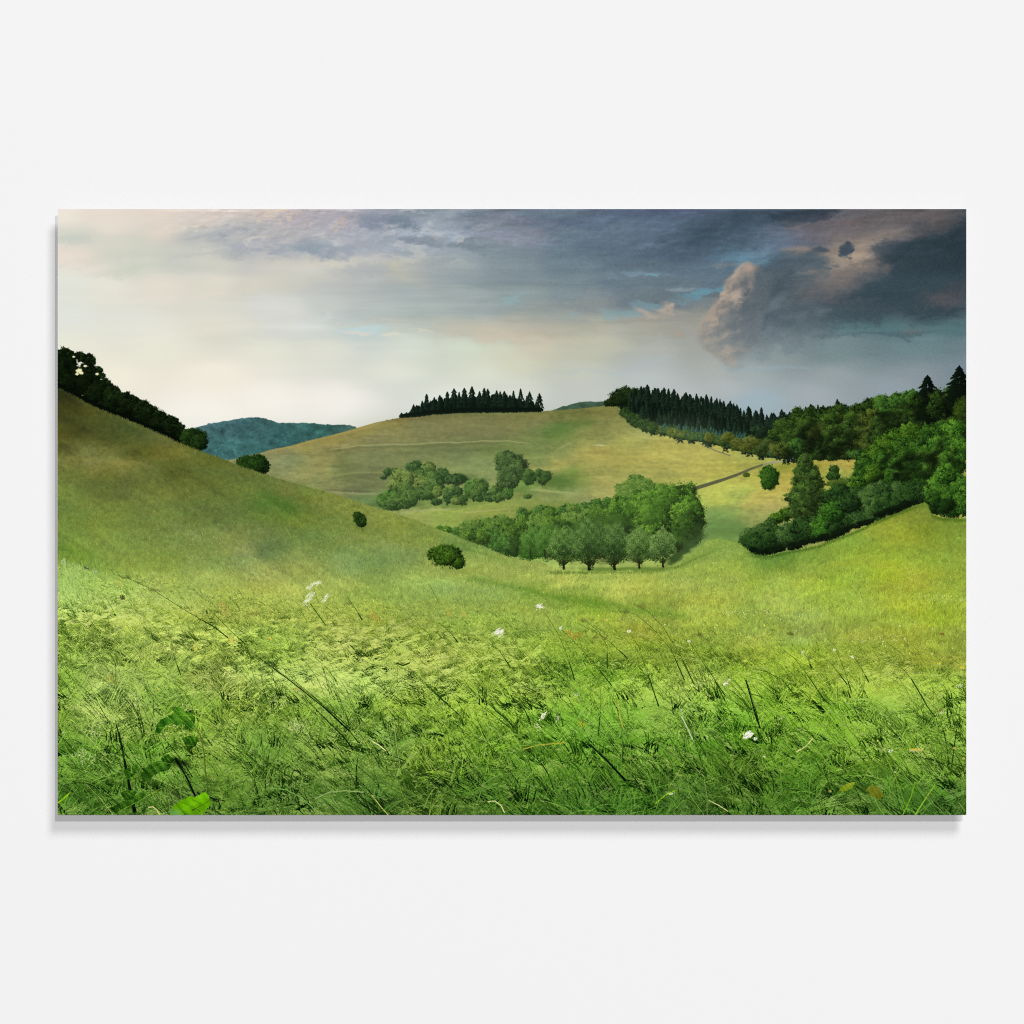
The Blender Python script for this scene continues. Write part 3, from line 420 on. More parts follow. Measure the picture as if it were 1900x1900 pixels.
# ============================================================ BUSHES IN THE HOLLOW
MG = [['10200F', '1C3818', '305024', '4A6C34', '658448'], ['0C1A10', '152A16', '22401F', '35582D', '4A6C40'], ['1A2A14', '31471F', '4D672F', '6A8544', '879C5A'], ['10240E', '1E3E16', '325A24', '4A7634', '689448']]
def shade(cx, cy, rx, ry, col='3F5628', al=.6): C(cx, cy, rx, ry, 0, col, al, 1., 4)
shade(862, 890, 26, 9); shade(1028, 893, 26, 12, '3F5A24', .7); shade(950, 908, 30, 8, '4A6A2A', .6); shade(830, 930, 60, 9, '4F7030', .5); shade(740, 938, 50, 10, '2E4A24', .8); shade(1000, 893, 34, 8, '4A6A28', .6)
for x, y, rx, ry, k in ((720, 876, 8, 7, 1), (712, 886, 6, 3, 1), (734, 875, 8, 6, 1), (769, 867, 15, 11, 1), (788, 872, 10, 8, 1), (820, 884, 14, 15, 1), (833, 890, 8, 8, 1), (849, 889, 17, 10, 1), (741, 884, 16, 13, 2), (737, 900, 16, 13, 2), (755, 890, 14, 14, 2), (795, 868, 13, 11, 2), (790, 882, 20, 14, 0), (803, 888, 18, 12, 0), (782, 897, 14, 12, 2), (805, 902, 18, 12, 0), (792, 914, 17, 14, 0), (812, 912, 9, 10, 2), (712, 928, 14, 12, 3), (730, 920, 16, 14, 3), (752, 912, 18, 16, 0), (762, 922, 16, 14, 0), (735, 934, 20, 12, 0), (755, 932, 18, 10, 0), (722, 938, 14, 8, 0),
    (810, 931, 10, 6, 1), (836, 915, 13, 12, 0), (832, 924, 9, 9, 1), (850, 912, 9, 8, 1), (853, 927, 14, 9, 0), (845, 930, 9, 6, 2), (877, 906, 16, 16, 3), (892, 905, 14, 16, 0), (886, 918, 17, 12, 0), (920, 915, 13, 13, 0), (908, 923, 10, 8, 1), (924, 923, 11, 8, 0), (943, 915, 9, 11, 3)):
    foliage([(x, y, rx, ry)], MG[k], 1.15, .26, 1, .14)
foliage([(938, 849, 16, 13), (955, 860, 20, 17), (934, 862, 13, 16), (960, 876, 17, 16), (940, 880, 16, 16), (932, 898, 11, 7), (950, 893, 13, 12)], ['0E1A0E', '1A2E18', '2C4726', '436035', '5D7A46'], 1.15, .3, 1, .16)
foliage([(981, 886, 13, 12), (980, 878, 9, 8)], MG[0], 1.1, .26, bias=-.03); foliage([(1008, 885, 14, 12), (999, 876, 5, 6)], MG[0], 1.1, .26, bias=-.08); foliage([(979, 921, 7, 4)], MG[0], 1, .4)
line([(1010, 892), (1011.5, 900)], 1.2, '20280F'); line([(943, 902), (944, 906)], 2.4, '1A2410')
# ============================================================ GROVE
GG = [['101E06', '1E380C', '325618', '4A7426', '699238'], ['0F240A', '1C3C10', '2F5A18', '4A7A24', '70A036'], ['14280C', '274616', '3F6626', '5A7F36', '769648'], ['0E200C', '1A3814', '2C541E', '42722C', '5C8C3C']]
for i in range(70):
    x = rng.uniform(830, 1190); t = np.interp(x, [830, 860, 885, 920, 950, 970, 1000, 1080, 1130, 1165, 1190], [986, 976, 968, 960, 964, 950, 940, 936, 928, 915, 898]); foliage([(x, t+rng.uniform(10, 22), rng.uniform(10, 17), rng.uniform(9, 15))], GG[rng.integers(4)], 1.3, .26)
for x, y, rx, ry, k in ((816, 980, 7, 4, 1), (829, 983, 9, 6, 1), (848, 988, 10, 9, 3), (866, 984, 15, 18, 2), (884, 978, 16, 14, 2), (905, 985, 16, 16, 0), (928, 972, 20, 16, 2), (912, 1000, 22, 16, 3), (890, 1000, 18, 12, 0), (868, 994, 14, 10, 0), (946, 990, 18, 18, 0), (969, 954, 11, 11, 3), (970, 975, 12, 18, 0), (1003, 947, 10, 9, 3), (1020, 952, 12, 10, 0), (1043, 950, 11, 9, 3), (1065, 946, 14, 11, 2), (1085, 940, 8, 8, 3), (1105, 938, 14, 12, 3), (1126, 932, 9, 9, 3), (1000, 975, 20, 22, 2), (1030, 978, 22, 20, 0), (1060, 972, 22, 20, 2), (1090, 965, 20, 20, 2), (1115, 960, 20, 20, 0), (1140, 955, 18, 20, 1)):
    foliage([(x, y, rx, ry)], GG[k], 1.25, .22, 1, .15)
foliage([(1182, 894, 18, 13), (1170, 908, 26, 16), (1196, 910, 26, 18), (1158, 925, 18, 14)], GG[2], 1.25, .22, 1, .2); foliage([(1150, 935, 16, 14), (1160, 950, 20, 18), (1185, 935, 18, 20), (1140, 945, 12, 12)], GG[1], 1.3, .22)
foliage([(1000, 1015, 60, 20)], ['1A3A10', '2A5418', '3F7024'], 1.4, .3); foliage([(940, 1008, 16, 14), (938, 1020, 20, 14), (920, 1018, 14, 9)], GG[3], 1.3, .24, bias=-.08)
foliage([(955, 1015, 8, 18)], ['0E200C', '1A3412', '2A4A1C'], 1.3, .4)
foliage([(1050, 1000, 40, 32), (1100, 998, 40, 36), (1150, 995, 40, 38), (1200, 998, 36, 34), (1232, 1005, 24, 26)], ['13280C', '1E3A12', '2C4E1A', '3C6426'], 1.3, .3)
for q_ in range(60):
    gx_ = rng.uniform(1020, 1250); gap(gx_, rng.uniform(1018, 1034), rng.uniform(6, 12), rng.uniform(4, 8), .35)
BT = ['060F04', '0F2008', '1E400E', '345F18', '528428', '76A83A']
foliage([(1255, 985, 40, 34), (1240, 955, 60, 44), (1262, 945, 42, 44), (1215, 950, 38, 36), (1235, 925, 38, 24), (1275, 965, 30, 42), (1212, 985, 26, 24)], BT, 1.5, .17, 1, .14)
foliage([(1275, 990, 26, 26), (1258, 1004, 26, 16), (1284, 975, 18, 26)], ['050C04', '0C1A07', '18320D', '264A14', '3A641C'], 1.5, .22, 1, .1)
foliage([(1205, 945, 26, 30), (1232, 918, 24, 16)], ['1C3A0E', '325C18', '4C7C26', '689A36'], 1.4, .22, .8, .1)
gap(1168, 985, 9, 11, .8)
# dark foot and cast shade of the big tree and of the row
C(1170, 1056, 105, 4, 0, '5E7A30', .85, .7, 3)
C(1272, 1020, 34, 7, -38, '1C3210', .9, .8, 3); C(1340, 985, 60, 26, -25, '5A7C40', .45, 1, 8)
C(1290, 1030, 44, 6, -38, '76963E', .4, 1, 5)
def rowtree(x, yb, rx, ry, cy, cs, tw, nb=9, dens=.9):
    rx *= 1.1; ry *= 1.04
    # limbs
    for i in range(nb):
        a = math.radians(-90+(i-(nb-1)/2)*150/nb+rng.uniform(-5, 5)); L = ry*rng.uniform(.9, 1.25); y0 = yb-(yb-cy-ry)*1.0-ry*.12
        line([(x, yb-7), (x+math.cos(a)*L*.5, y0+math.sin(a)*L*.45), (x+math.cos(a)*L*.85*rx/ry*1.2, y0+math.sin(a)*L*.9)], [tw*.6, .7, .5], '22200F', '2E3416')
    n = int(rx*ry*3.0*dens*S); a = rng.uniform(0, 2*math.pi, n); r = rng.uniform(0, 1, n)**.5
    u = r*np.cos(a); v = r*np.sin(a)
    wv = np.where(v > 0, 1-.42*v**2, 1.-.1*v*v); keep_ = rng.random(n) < np.where(v > .35, .55, 1.); a, r, u, v, wv = a[keep_], r[keep_], u[keep_], v[keep_], wv[keep_]; n = len(u)
    lob = 1+.1*np.sin(a*6+x)+.05*np.sin(a*11)
    px = x+u*rx*wv*lob*rng.normal(1, .05, n); py = cy+v*ry*lob*rng.normal(1, .05, n)+np.abs(u)*2
    s = .48-.22*u-.42*v*.6+rng.normal(0, .2, n)+.18*np.sin(px*.35+x)*np.sin(py*.33)
    s -= .25*np.exp(-((u/.35)**2))*(v > 0)
    o = np.argsort(rng.uniform(size=n)+s*.8)
    dabs(px[o], py[o], rng.uniform(.6, 1.35, n), ramp(s[o], cs))
    for i in range(26):
        sd = rng.choice([-1, 1]); bx = x+sd*rng.uniform(.2, 1.0)*rx; by = cy+ry*rng.uniform(.45, .86)
        line([(bx, by), (bx+sd*rng.uniform(3, 8), by+rng.uniform(-1, 3))], .7, cs[1])
    line([(x+.5, yb), (x-.2, yb-6), (x, yb-16)], [tw*1.25, tw, tw*.7], '14140A', '1E1C0E')
for x in (985, 1011): rowtree(x, 1036, 17, 26, 1004, ['1A360E', '2C5216', '416E22', '5A8830'], 1.6, 5)
RT = ['102008', '1D3610', '305020', '466B2A', '5E8438']
rowtree(1046, 1056, 27, 34, 1012, ['14280C', '254214', '3C6022', '52792E', '6A903E'], 3, 9)
rowtree(1140, 1056, 27, 38, 1008, RT, 3.2); rowtree(1093, 1057, 30, 42, 1006, RT, 3.8)
rowtree(1186, 1054, 24, 32, 1012, ['1C320E', '2E4A18', '446628', '5A7A34', '709044'], 2.6); rowtree(1230, 1052, 24, 30, 1012, ['1C320E', '304A1C', '48682C', '5F8038', '789648'], 2.2)
# ============================================================ LEFT HILL, VALLEY AND MEADOW
hill = curve([(60, 690), (107, 719), (133, 732), (166, 751), (202, 766), (242, 781), (278, 797), (313, 812), (337, 824), (379, 840), (415, 853), (441, 864), (469, 873), (500, 884), (550, 897.5), (600, 911), (642, 924), (690, 940), (725, 950), (768, 964.5), (809, 981), (854, 998), (889, 1012), (927, 1027), (953, 1037), (980, 1041), (1010, 1045), (1040, 1060), (1140, 1062), (1210, 1062), (1240, 1058), (1262, 1046), (1290, 1022), (1310, 1004), (1330, 1000), (1372, 1008), (1395, 1028), (1421, 1032), (1449, 1026), (1483, 1020), (1520, 1012), (1558, 997), (1596, 982), (1634, 964), (1670, 950), (1700, 937), (1719, 932), (1729, 955), (1752, 962), (1793, 963), (1820, 963)])
ls = '''115 730 2E3218|115 760 34391A|130 800 3A3F1D|180 775 464A20|240 800 4C5224|200 810 474C20|300 822 5A5A2C|260 840 4D5323|340 840 5F622C|380 855 525A26|330 870 4E5624|120 840 4A4C22|125 850 6F7038|170 853 777640|220 858 74733C|270 870 5E6430|200 880 5E642C|130 880 646C30|120 920 6C7A34|190 900 5A632D|230 895 545C2E|280 905 5E6630|350 905 5B622C|400 890 57602A|440 885 5C642C|300 960 6B7736|200 960 6B7A34|120 980 6A7C32|200 1000 6E7F36|300 925 626C32|360 950 5F6A30|420 930 5E6A30|470 905 626B2F|520 905 6A6C34|490 925 4C6A2A|530 940 4A6A28|500 950 5A6E2E|560 925 66702F|600 930 6B7436|480 990 647440|500 1015 5C7040|440 1000 6F7B40|560 970 61732F|580 1000 62763A|620 970 677938|600 1020 6B7C3C|650 940 717C38|700 955 7A843E|740 970 778239|690 990 6C7B38|750 1000 758039|800 1000 768238|780 985 6A7C38|830 1005 6F8440|870 1018 6A8640|900 1030 7A8E46|940 1042 7E9446|980 1052 90A050|720 1020 728041|760 1040 6F8043|640 1050 76884A|700 1060 6F8240|350 1000 6E7D3C|400 1040 75853F|300 1040 728438|150 1040 66822E|110 1030 5F7E2C|250 1030 6F8038|150 1080 84A048|220 1100 8EAA50|300 1080 8A9A4A|400 1080 8B9A4C|500 1060 838C4C|560 1050 7E8A48|450 1020 7C824A|550 1100 92A052|620 1090 8C9C4E|700 1100 809848|780 1080 84984A|820 1060 80924A|880 1060 8C9A48|930 1060 93A04E|900 1080 849A4E|840 1090 849C52|960 1090 7E9646|1000 1100 6C8A38|920 1110 809A50|1060 1115 6C8A38|1110 1128 6E8C36|1180 1135 7A9040|1250 1145 7F9444|980 1075 93A24C|1020 1065 A0AE58|1050 1085 A3AF56|1100 1070 97A850|1150 1075 9CAC52|1200 1080 A0AE50|1150 1100 A3B056|1240 1070 98AA4E|1280 1050 94A648|1300 1025 8CA048|1330 1020 88A048|1360 1040 84993E|1320 1060 8FA446|1270 1090 A0AE52|1350 1080 9AAC4E|1400 1070 8CA440|1420 1045 6C8A36|1460 1040 6E8C34|1520 1030 7C983A|1580 1010 84A03C|1640 985 8C9C3A|1700 955 7C8A34|1730 985 788C30|1770 985 7E9436|1790 1000 7C9236|1680 1000 8FA338|1600 1040 8CA63A|1500 1060 8CA444|1450 1080 93AA4C|1560 1080 8CA83C|1650 1060 8FA632|1720 1050 8AA036|1780 1060 92A43A|1700 1075 98A640|1650 1100 92A43E|1550 1110 8FA644|1450 1120 9CAE54|1350 1110 9CAE50|1300 1130 93A64E|1400 1140 8CA048|1500 1150 93A654|1600 1130 90A648|1700 1120 94A83E|1780 1110 90A640|1750 1150 88A038|
115 1120 8CB054|200 1140 90AE54|300 1130 8EA64C|400 1130 92A44E|500 1140 94A450|600 1140 92A24E|700 1140 8A9E4A|800 1130 82984A|900 1150 86A04C|1000 1150 84984A|1100 1160 869C46|1200 1170 8E9E46|1300 1180 8CA048|1400 1190 98A850|1500 1180 92A456|1600 1180 8EA04C|1700 1180 8EA045|1780 1190 8C9C45|
115 1200 86AC4C|200 1200 8AA850|300 1210 8EA854|400 1200 8EA64E|500 1210 86A646|600 1200 90A654|700 1210 8AA24A|800 1200 88A048|900 1210 86A046|1000 1210 82A040|1100 1220 84A040|1200 1220 84A03E|1300 1220 86A040|1400 1220 8CA03E|1500 1230 86A03A|1600 1230 8AA044|1700 1230 86983E|1780 1230 8C9A44|
115 1280 6E9638|200 1270 88A65A|300 1260 7EA04A|400 1270 94A85C|500 1260 8CAA58|600 1270 92AE5E|700 1280 88A656|800 1270 84A04A|900 1270 80A03C|1000 1270 78983A|1100 1270 769C34|1200 1270 7CA03A|1300 1270 84A248|1400 1270 749A2E|1500 1280 789A30|1600 1270 82A03A|1700 1280 80A03C|1780 1280 82A03E|
115 1340 5E842C|180 1330 86A258|260 1330 708E40|350 1340 68902F|450 1330 76963C|550 1340 648830|650 1340 5E8430|750 1330 789A36|850 1340 789C34|950 1340 6A922C|1050 1340 5A8A26|1150 1340 588A28|1250 1340 6A923A|1350 1340 568C22|1450 1340 608C24|1550 1340 608C26|1650 1340 6E9636|1780 1340 6E9634|
115 1420 4A7822|200 1410 52802A|300 1420 4A8022|400 1420 5A7E2A|500 1410 4A7428|600 1410 4E7426|700 1400 4A742A|800 1400 6C8E2C|900 1400 5A8424|1000 1400 508222|1100 1410 487C20|1200 1400 44761E|1300 1400 467A20|1400 1400 4C7C20|1500 1410 4C7E20|1600 1410 548220|1700 1410 5C882A|1780 1410 588228|
115 1490 3E6A20|200 1490 3E6C20|300 1490 406A22|400 1490 446A20|500 1490 3A6420|600 1490 3E6624|700 1490 3A6222|800 1490 4A7024|900 1490 3A661E|1000 1490 3C6A1E|1100 1490 386620|1200 1490 3A681E|1300 1490 365E20|1400 1490 3C661E|1500 1490 3E701E|1600 1490 38601C|1700 1490 3E6C20|1780 1490 345A1E'''
lf = field([(float(a.split()[0]), float(a.split()[1]), a.split()[2]) for a in ls.replace('\n', '').split('|')], .7, 1.15, 3.4, 10)
wa = noise(110, 26, 5); wb = noise(110, 26, 5)
lf = bil(lf, GX+wa*9, GY+wb*5+wa*2); g_ = lf.mean(2, keepdims=True); q_ = (sm((1180-GY)/120)*sm((1150-GX)/450))[..., None]; lf = (g_+(lf-g_)*(1-.10*q_))*(1+q_*np.array([.11, .13, .07], np.float32)); lf = lf*(1+(np.exp(-((GY-1120)/110)**2)*.055)[..., None]*np.array([1.15, 1, 1.1], np.float32))
lm = below(hill, 1.0)
hz = (.11*sm((1075-GY)/60)*sm((GY-755)/40)*sm((GX-600)/80)*sm((1360-GX)/90)+.03*sm((1060-GY)/60)*sm((GY-755)/40))[..., None]; img[:] = img*(1-hz)+hx('A8B48C')*hz
def fbmrot(px, py, ang, octs=4):
    """noise with its streaks turned by ang degrees"""
    a = math.radians(ang); n = noise(px, py, octs, .62)
    cx, cy = X0+PW/2, Y0+PH/2
    u = (GX-cx)*math.cos(a)+(GY-cy)*math.sin(a); v = -(GX-cx)*math.sin(a)+(GY-cy)*math.cos(a)
    u = X0+np.abs((u-X0) % (2*PW)-PW); v = Y0+np.abs((v-Y0) % (2*PH)-PH)
    return bil(n, u, v)
t1 = fbmrot(60, 12, 32); t2 = fbmrot(90, 16, -3); lw = sm((900-GX)/300)*sm((1150-GY)/120)
tex = (t1*lw+t2*(1-lw))*.035+noise(4, 3, 3, .8)*.05
tn = noise(70, 24, 5, .6)
col = np.clip(lf*(1+tex[..., None])+tn[..., None]*np.array([.014, .004, -.006]), 0, 1)
over(lm, col)
# soft undulations: crease between the near slope and the valley floor, cast shade, pale tracks
def band2(pts, wd, colr, al, soft=1.2, wob=2.5): band(pts, wd, colr, al, soft, wob, 50, lm)
band2([(840, 1068), (900, 1080), (980, 1098), (1060, 1112), (1130, 1126), (1200, 1137), (1300, 1146)], 6, '5F8230', .5); band2([(900, 1066), (1000, 1088), (1080, 1102), (1160, 1116)], 5, 'A2B05A', .35)
band2([(990, 1062), (1050, 1062), (1130, 1061), (1210, 1061), (1262, 1052), (1300, 1034), (1340, 1014)], 3.2, '56702A', .8, 1.2, .8); band2([(1230, 1058), (1270, 1050), (1330, 1012), (1380, 990)], 12, '7C9A44', .5)
band2([(600, 1000), (700, 1003), (760, 1030), (790, 1050)], 3, '94A062', .35); band2([(300, 955), (350, 985), (420, 1020)], 5, '8E9A60', .35, 1, 5)
band2([(440, 1010), (500, 1018), (560, 1016)], 8, '54693A', .3); band2([(110, 846), (170, 851), (240, 858), (300, 872)], 5, '8A8446', .5); band2([(110, 880), (190, 896), (240, 900), (290, 912)], 9, '4C5428', .2, 1, 6)
band2([(1360, 1016), (1395, 1031), (1421, 1035), (1449, 1029), (1483, 1023), (1520, 1015), (1558, 1000), (1596, 985), (1634, 967), (1670, 953), (1730, 930)], 3.2, '3A5A1A', .7, 1.2, .6); band2([(1690, 940), (1719, 940), (1729, 958), (1752, 965), (1830, 966)], 4, '3A5A18', .6, 1.2, 1)
band2([(480, 915), (530, 935), (560, 955)], 9, '3F6422', .5, 1, 5); band2([(800, 992), (850, 1012), (900, 1030), (950, 1045)], 4, '5C8038', .5); band2([(107, 722), (166, 755), (242, 785), (337, 828), (400, 848)], 3, '5C6030', .4, 1.2, 1)
band2([(1500, 1055), (1600, 1045), (1700, 1060), (1780, 1066)], 7, 'A6AC3C', .4, 1, 5)
col = img.copy()
# --- dark wood along the left ridge
LG2 = [['040804', '081007', '0E190B', '182710'], ['050A05', '0B150A', '142210', '203417'], ['060C06', '0E1B0C', '1A2E14', '2A4520']]
for x, y, rx, ry, k in ((112, 664, 16, 14, 0), (121, 658, 13, 11, 0), (128, 672, 14, 14, 0), (147, 660, 9, 7, 0), (160, 665, 15, 8, 0), (168, 672, 9, 8, 0), (162, 680, 12, 6, 0), (155, 690, 18, 7, 0), (172, 690, 13, 9, 0), (180, 698, 9, 8, 0), (134, 688, 14, 12, 0), (112, 690, 18, 24, 0), (130, 705, 26, 16, 0), (160, 706, 24, 12, 0), (150, 720, 30, 12, 0), (122, 716, 20, 12, 0), (190, 718, 18, 13, 0), (180, 735, 26, 14, 0), (208, 728, 14, 12, 1), (215, 742, 22, 14, 1), (235, 745, 16, 13, 1), (250, 757, 20, 14, 0), (240, 765, 20, 12, 0), (265, 758, 16, 14, 1), (280, 768, 18, 15, 1), (270, 778, 20, 13, 0), (298, 778, 16, 13, 0), (296, 790, 20, 12, 0), (315, 785, 14, 14, 1), (328, 798, 13, 14, 1), (318, 802, 16, 12, 0), (336, 806, 10, 12, 0), (200, 755, 20, 9, 0), (165, 742, 16, 8, 0), (225, 765, 14, 8, 0)):
    foliage([(x, y, rx, ry)], LG2[k], 1.2, .24, 1, .18)
for x in np.arange(108, 345, 2.5):
    yb = hill[int((x-X0)*S)]; dabs(np.array([x]), np.array([yb-4.]), np.array([6.5]), hx('060C06')[None])
for i in range(90):      # loose leafy twigs at the top edge
    x = rng.uniform(108, 340); t = np.interp(x, [107, 121, 138, 176, 188, 202, 221, 242, 266, 297, 327, 342], [651, 648, 654, 668, 690, 711, 725, 733, 744, 766, 780, 796]); foliage([(x, t+rng.uniform(-1, 7), rng.uniform(2, 4.5), rng.uniform(1.5, 4))], LG2[rng.integers(3)], 1.0, .5)
for x, y, r in ((146, 688, 3.2), (151, 692, 2.4), (143, 694, 1.8), (158, 679, 1.6), (180, 694, 1.7), (137, 662, 1.3)): foliage([(x, y, r*1.5, r)], ['DCDDCE', 'E6E7DA', 'E9EADE'], .9, .5)
foliage([(359, 816, 24, 19), (352, 808, 16, 12), (368, 822, 16, 14)], ['060C06', '10200D', '1D3515', '2E4E20'], 1.2, .2, 1.2, .1)
foliage([(456, 858, 17, 12), (478, 856, 16, 13), (486, 866, 14, 13), (470, 866, 22, 10)], ['070E07', '12240F', '203A17', '325524'], 1.2, .22, 1.2, .12)
# restore the slope in front of those bushes
ridge = below(hill+1.0, 1.6); ridge[:, GX[0] > 520] = 0
over(ridge, col)
gx = rng.uniform(108, 520, 1600); gy = hill[((gx-X0)*S).astype(int)]+rng.uniform(-1, 5, 1600); cc = np.clip(bil(col, gx, gy+4)*rng.normal(1, .12, (1600, 1)), 0, 1)
strokes(gx, gy+2, gx-.5, gy, gx-rng.uniform(-1, 2, 1600), gy-rng.uniform(0, 2.5, 1600), np.full(1600, .6), cc, cc)
# lone bushes on the slope
C(672, 976, 9, 4, 0, '5C6A30', .6, 1, 3); foliage([(667, 962, 11, 10), (671, 969, 9, 9), (663, 956, 7, 6)], ['0A140A', '172B10', '28441A', '3E6228'], 1.05, .26); line([(670, 974), (672, 979)], 1.4, '14180C')
C(838, 1056, 26, 4, 14, '5A7030', .35, 1, 4)
foliage([(815, 1029, 21, 14), (831, 1026, 20, 14), (841, 1037, 18, 13), (851, 1046, 11, 9), (826, 1039, 18, 9)], ['0A1407', '17290D', '284414', '3E601F', '58802E'], 1.2, .2, 1.2, .16)
for i in range(60):
    a = rng.uniform(0, 6.28); bx, by = 828+34*math.cos(a), 1033+20*math.sin(a)+max(0, math.cos(a))*8
    line([(bx-3*math.cos(a), by-3*math.sin(a)), (bx+rng.uniform(0, 3)*math.cos(a), by+rng.uniform(0, 3)*math.sin(a))], .7, '1A2C10')
# --- fine grass texture over the slopes
mk = lm.copy(); mk[(GX > 1793)] = 0
edge_y = lambda x: np.interp(x, [107, 200, 300, 500, 700, 1000, 1300, 1500, 1800], [1042, 1066, 1096, 1128, 1150, 1182, 1196, 1210, 1226])
slope = lambda x, y: 1.95-.5*sm((x-500)/500)+0*y
free = lm*(np.abs(img-col).sum(2) < .05); free[GY > edge_y(XX)[None, :]+55] = 0
restroke(free, 150000, lambda y: 1.5+(np.clip(y-730, 0, 500)/430)**1.5*2.6, .55, slope, .065)
restroke(free, 26000, lambda y: 1.2+(np.clip(y-730, 0, 500)/430)**1.5*3, .5, slope, .10)
# pale flower flecks on the meadow
def flecks(n, fx, fy, r, c):
    x = fx(n); y = fy(n); dabs(x, y, rng.uniform(.5, 1, n)*r, np.repeat(hx(c)[None], n, 0))
U = rng.uniform; Nn = rng.normal
flecks(900, lambda n: U(110, 1790, n), lambda n: U(1050, 1230, n), 1.0, 'C6D08E'); flecks(70, lambda n: Nn(1755, 26, n), lambda n: Nn(1113, 3, n), 1.0, 'C4D09C'); flecks(40, lambda n: Nn(1720, 25, n), lambda n: Nn(1106, 3, n), 1.2, 'C8DAB0')
flecks(70, lambda n: Nn(1400, 40, n), lambda n: Nn(1137, 4, n), 1.2, 'D0D8A8'); flecks(120, lambda n: Nn(1640, 50, n), lambda n: Nn(1188, 5, n), 1.2, 'CCD8AC'); flecks(60, lambda n: Nn(1650, 60, n), lambda n: Nn(1212, 4, n), 1.3, 'D4DCB8'); flecks(60, lambda n: U(1100, 1780, n), lambda n: U(1140, 1240, n), 1.3, 'D8DEBC')
flecks(50, lambda n: Nn(1175, 25, n), lambda n: Nn(1152, 7, n), 1.1, 'B8BCA8'); flecks(60, lambda n: Nn(480, 14, n), lambda n: Nn(1016, 5, n), 1.1, '64786A'); flecks(300, lambda n: U(110, 700, n), lambda n: U(930, 1080, n), .9, 'B4BC80'); flecks(80, lambda n: Nn(370, 40, n), lambda n: Nn(995, 16, n), 1.0, 'BEC49A')
# ============================================================ FOREGROUND MEADOW GRASS
pale = noise(150, 60, 4, .6); warm = noise(110, 50, 4, .6); dk = noise(46, 26, 4, .7)
def gcol(x, y, s, straw):
    """leaf colour: local base lit by s (0 dark .. 1 light), straw 0..1"""
    b = bil(lf, x, y)
    d = b*np.array([.22, .34, .18]); l = np.clip(b*np.array([1.28, 1.22, 1.22])+np.array([.05, .06, .04]), 0, 1)
    s = np.clip(s, 0, 1)[:, None]
    c = np.where(s < .5, d+(b-d)*s*2, b+(l-b)*(s-.5)*2)
    st = np.array([.71, .78, .54])*(.55+.5*s); sw = np.clip(straw, 0, 1)[:, None]
    return np.clip(c*(1-sw)+st*sw, 0, 1).astype(np.float32)
depth = lambda y: sm((y-1085)/400)
fr = noise(60, 20, 4)
def inzone(x, y, soft=22): return y > edge_y(x)+bil(fr, x, y)*12+rng.normal(0, soft, len(x))*.7
def tufts(n, yy0, yy1, k, deg, dsp, L0, wid, shade, straw, bend, spread=5., keep=None, hs=1.):
    """n tufts of about k blades that share colour, lean and length"""
    x = U(90, 1830, n); y = U(yy0, yy1, n)
    ok = inzone(x, y)
    if keep is not None: ok &= keep(x, y)
    x, y = x[ok], y[ok]; o = np.argsort(y); x, y = x[o], y[o]; m = len(x)
    sc = .42+1.5*np.clip((y-1060)/450, 0, 1); pr = np.clip((y-edge_y(x))/100+.1, 0, 1)
    a = Nn(deg, dsp, m); L = L0*sc*rng.gamma(7, 1/7, m)*(.55+.45*pr); s_ = .55+(shade(x, y)+Nn(0, .12, m)-.55)*(.25+.75*pr); t_ = straw(x, y)+Nn(0, .06, m)-.1*(1-pr); b_ = bend+Nn(0, .16, m)
    kk = rng.poisson(k, m)+2; i_ = np.repeat(np.arange(m), kk); N = len(i_)
    X = x[i_]+Nn(0, spread, N)*sc[i_]; Y = y[i_]+Nn(0, spread*.35, N)*sc[i_]; A = np.radians(a[i_]+Nn(0, 8, N)); LL = L[i_]*U(.55, 1.15, N); B = b_[i_]+Nn(0, .12, N)
    sh = s_[i_]+Nn(0, .13, N)*hs*(.5+.5*pr[i_]); c0 = gcol(X, Y, sh-.2, t_[i_]*.5); c1 = gcol(X, Y, sh+.12, t_[i_])
    strokes(X, Y, X+LL*.55*np.cos(A), Y-LL*.55*np.sin(A), X+LL*np.cos(A+B), Y-LL*np.sin(A+B), np.clip(wid*.82*sc[i_]*U(.5, 1.5, N), .5, 4), c0, c1)
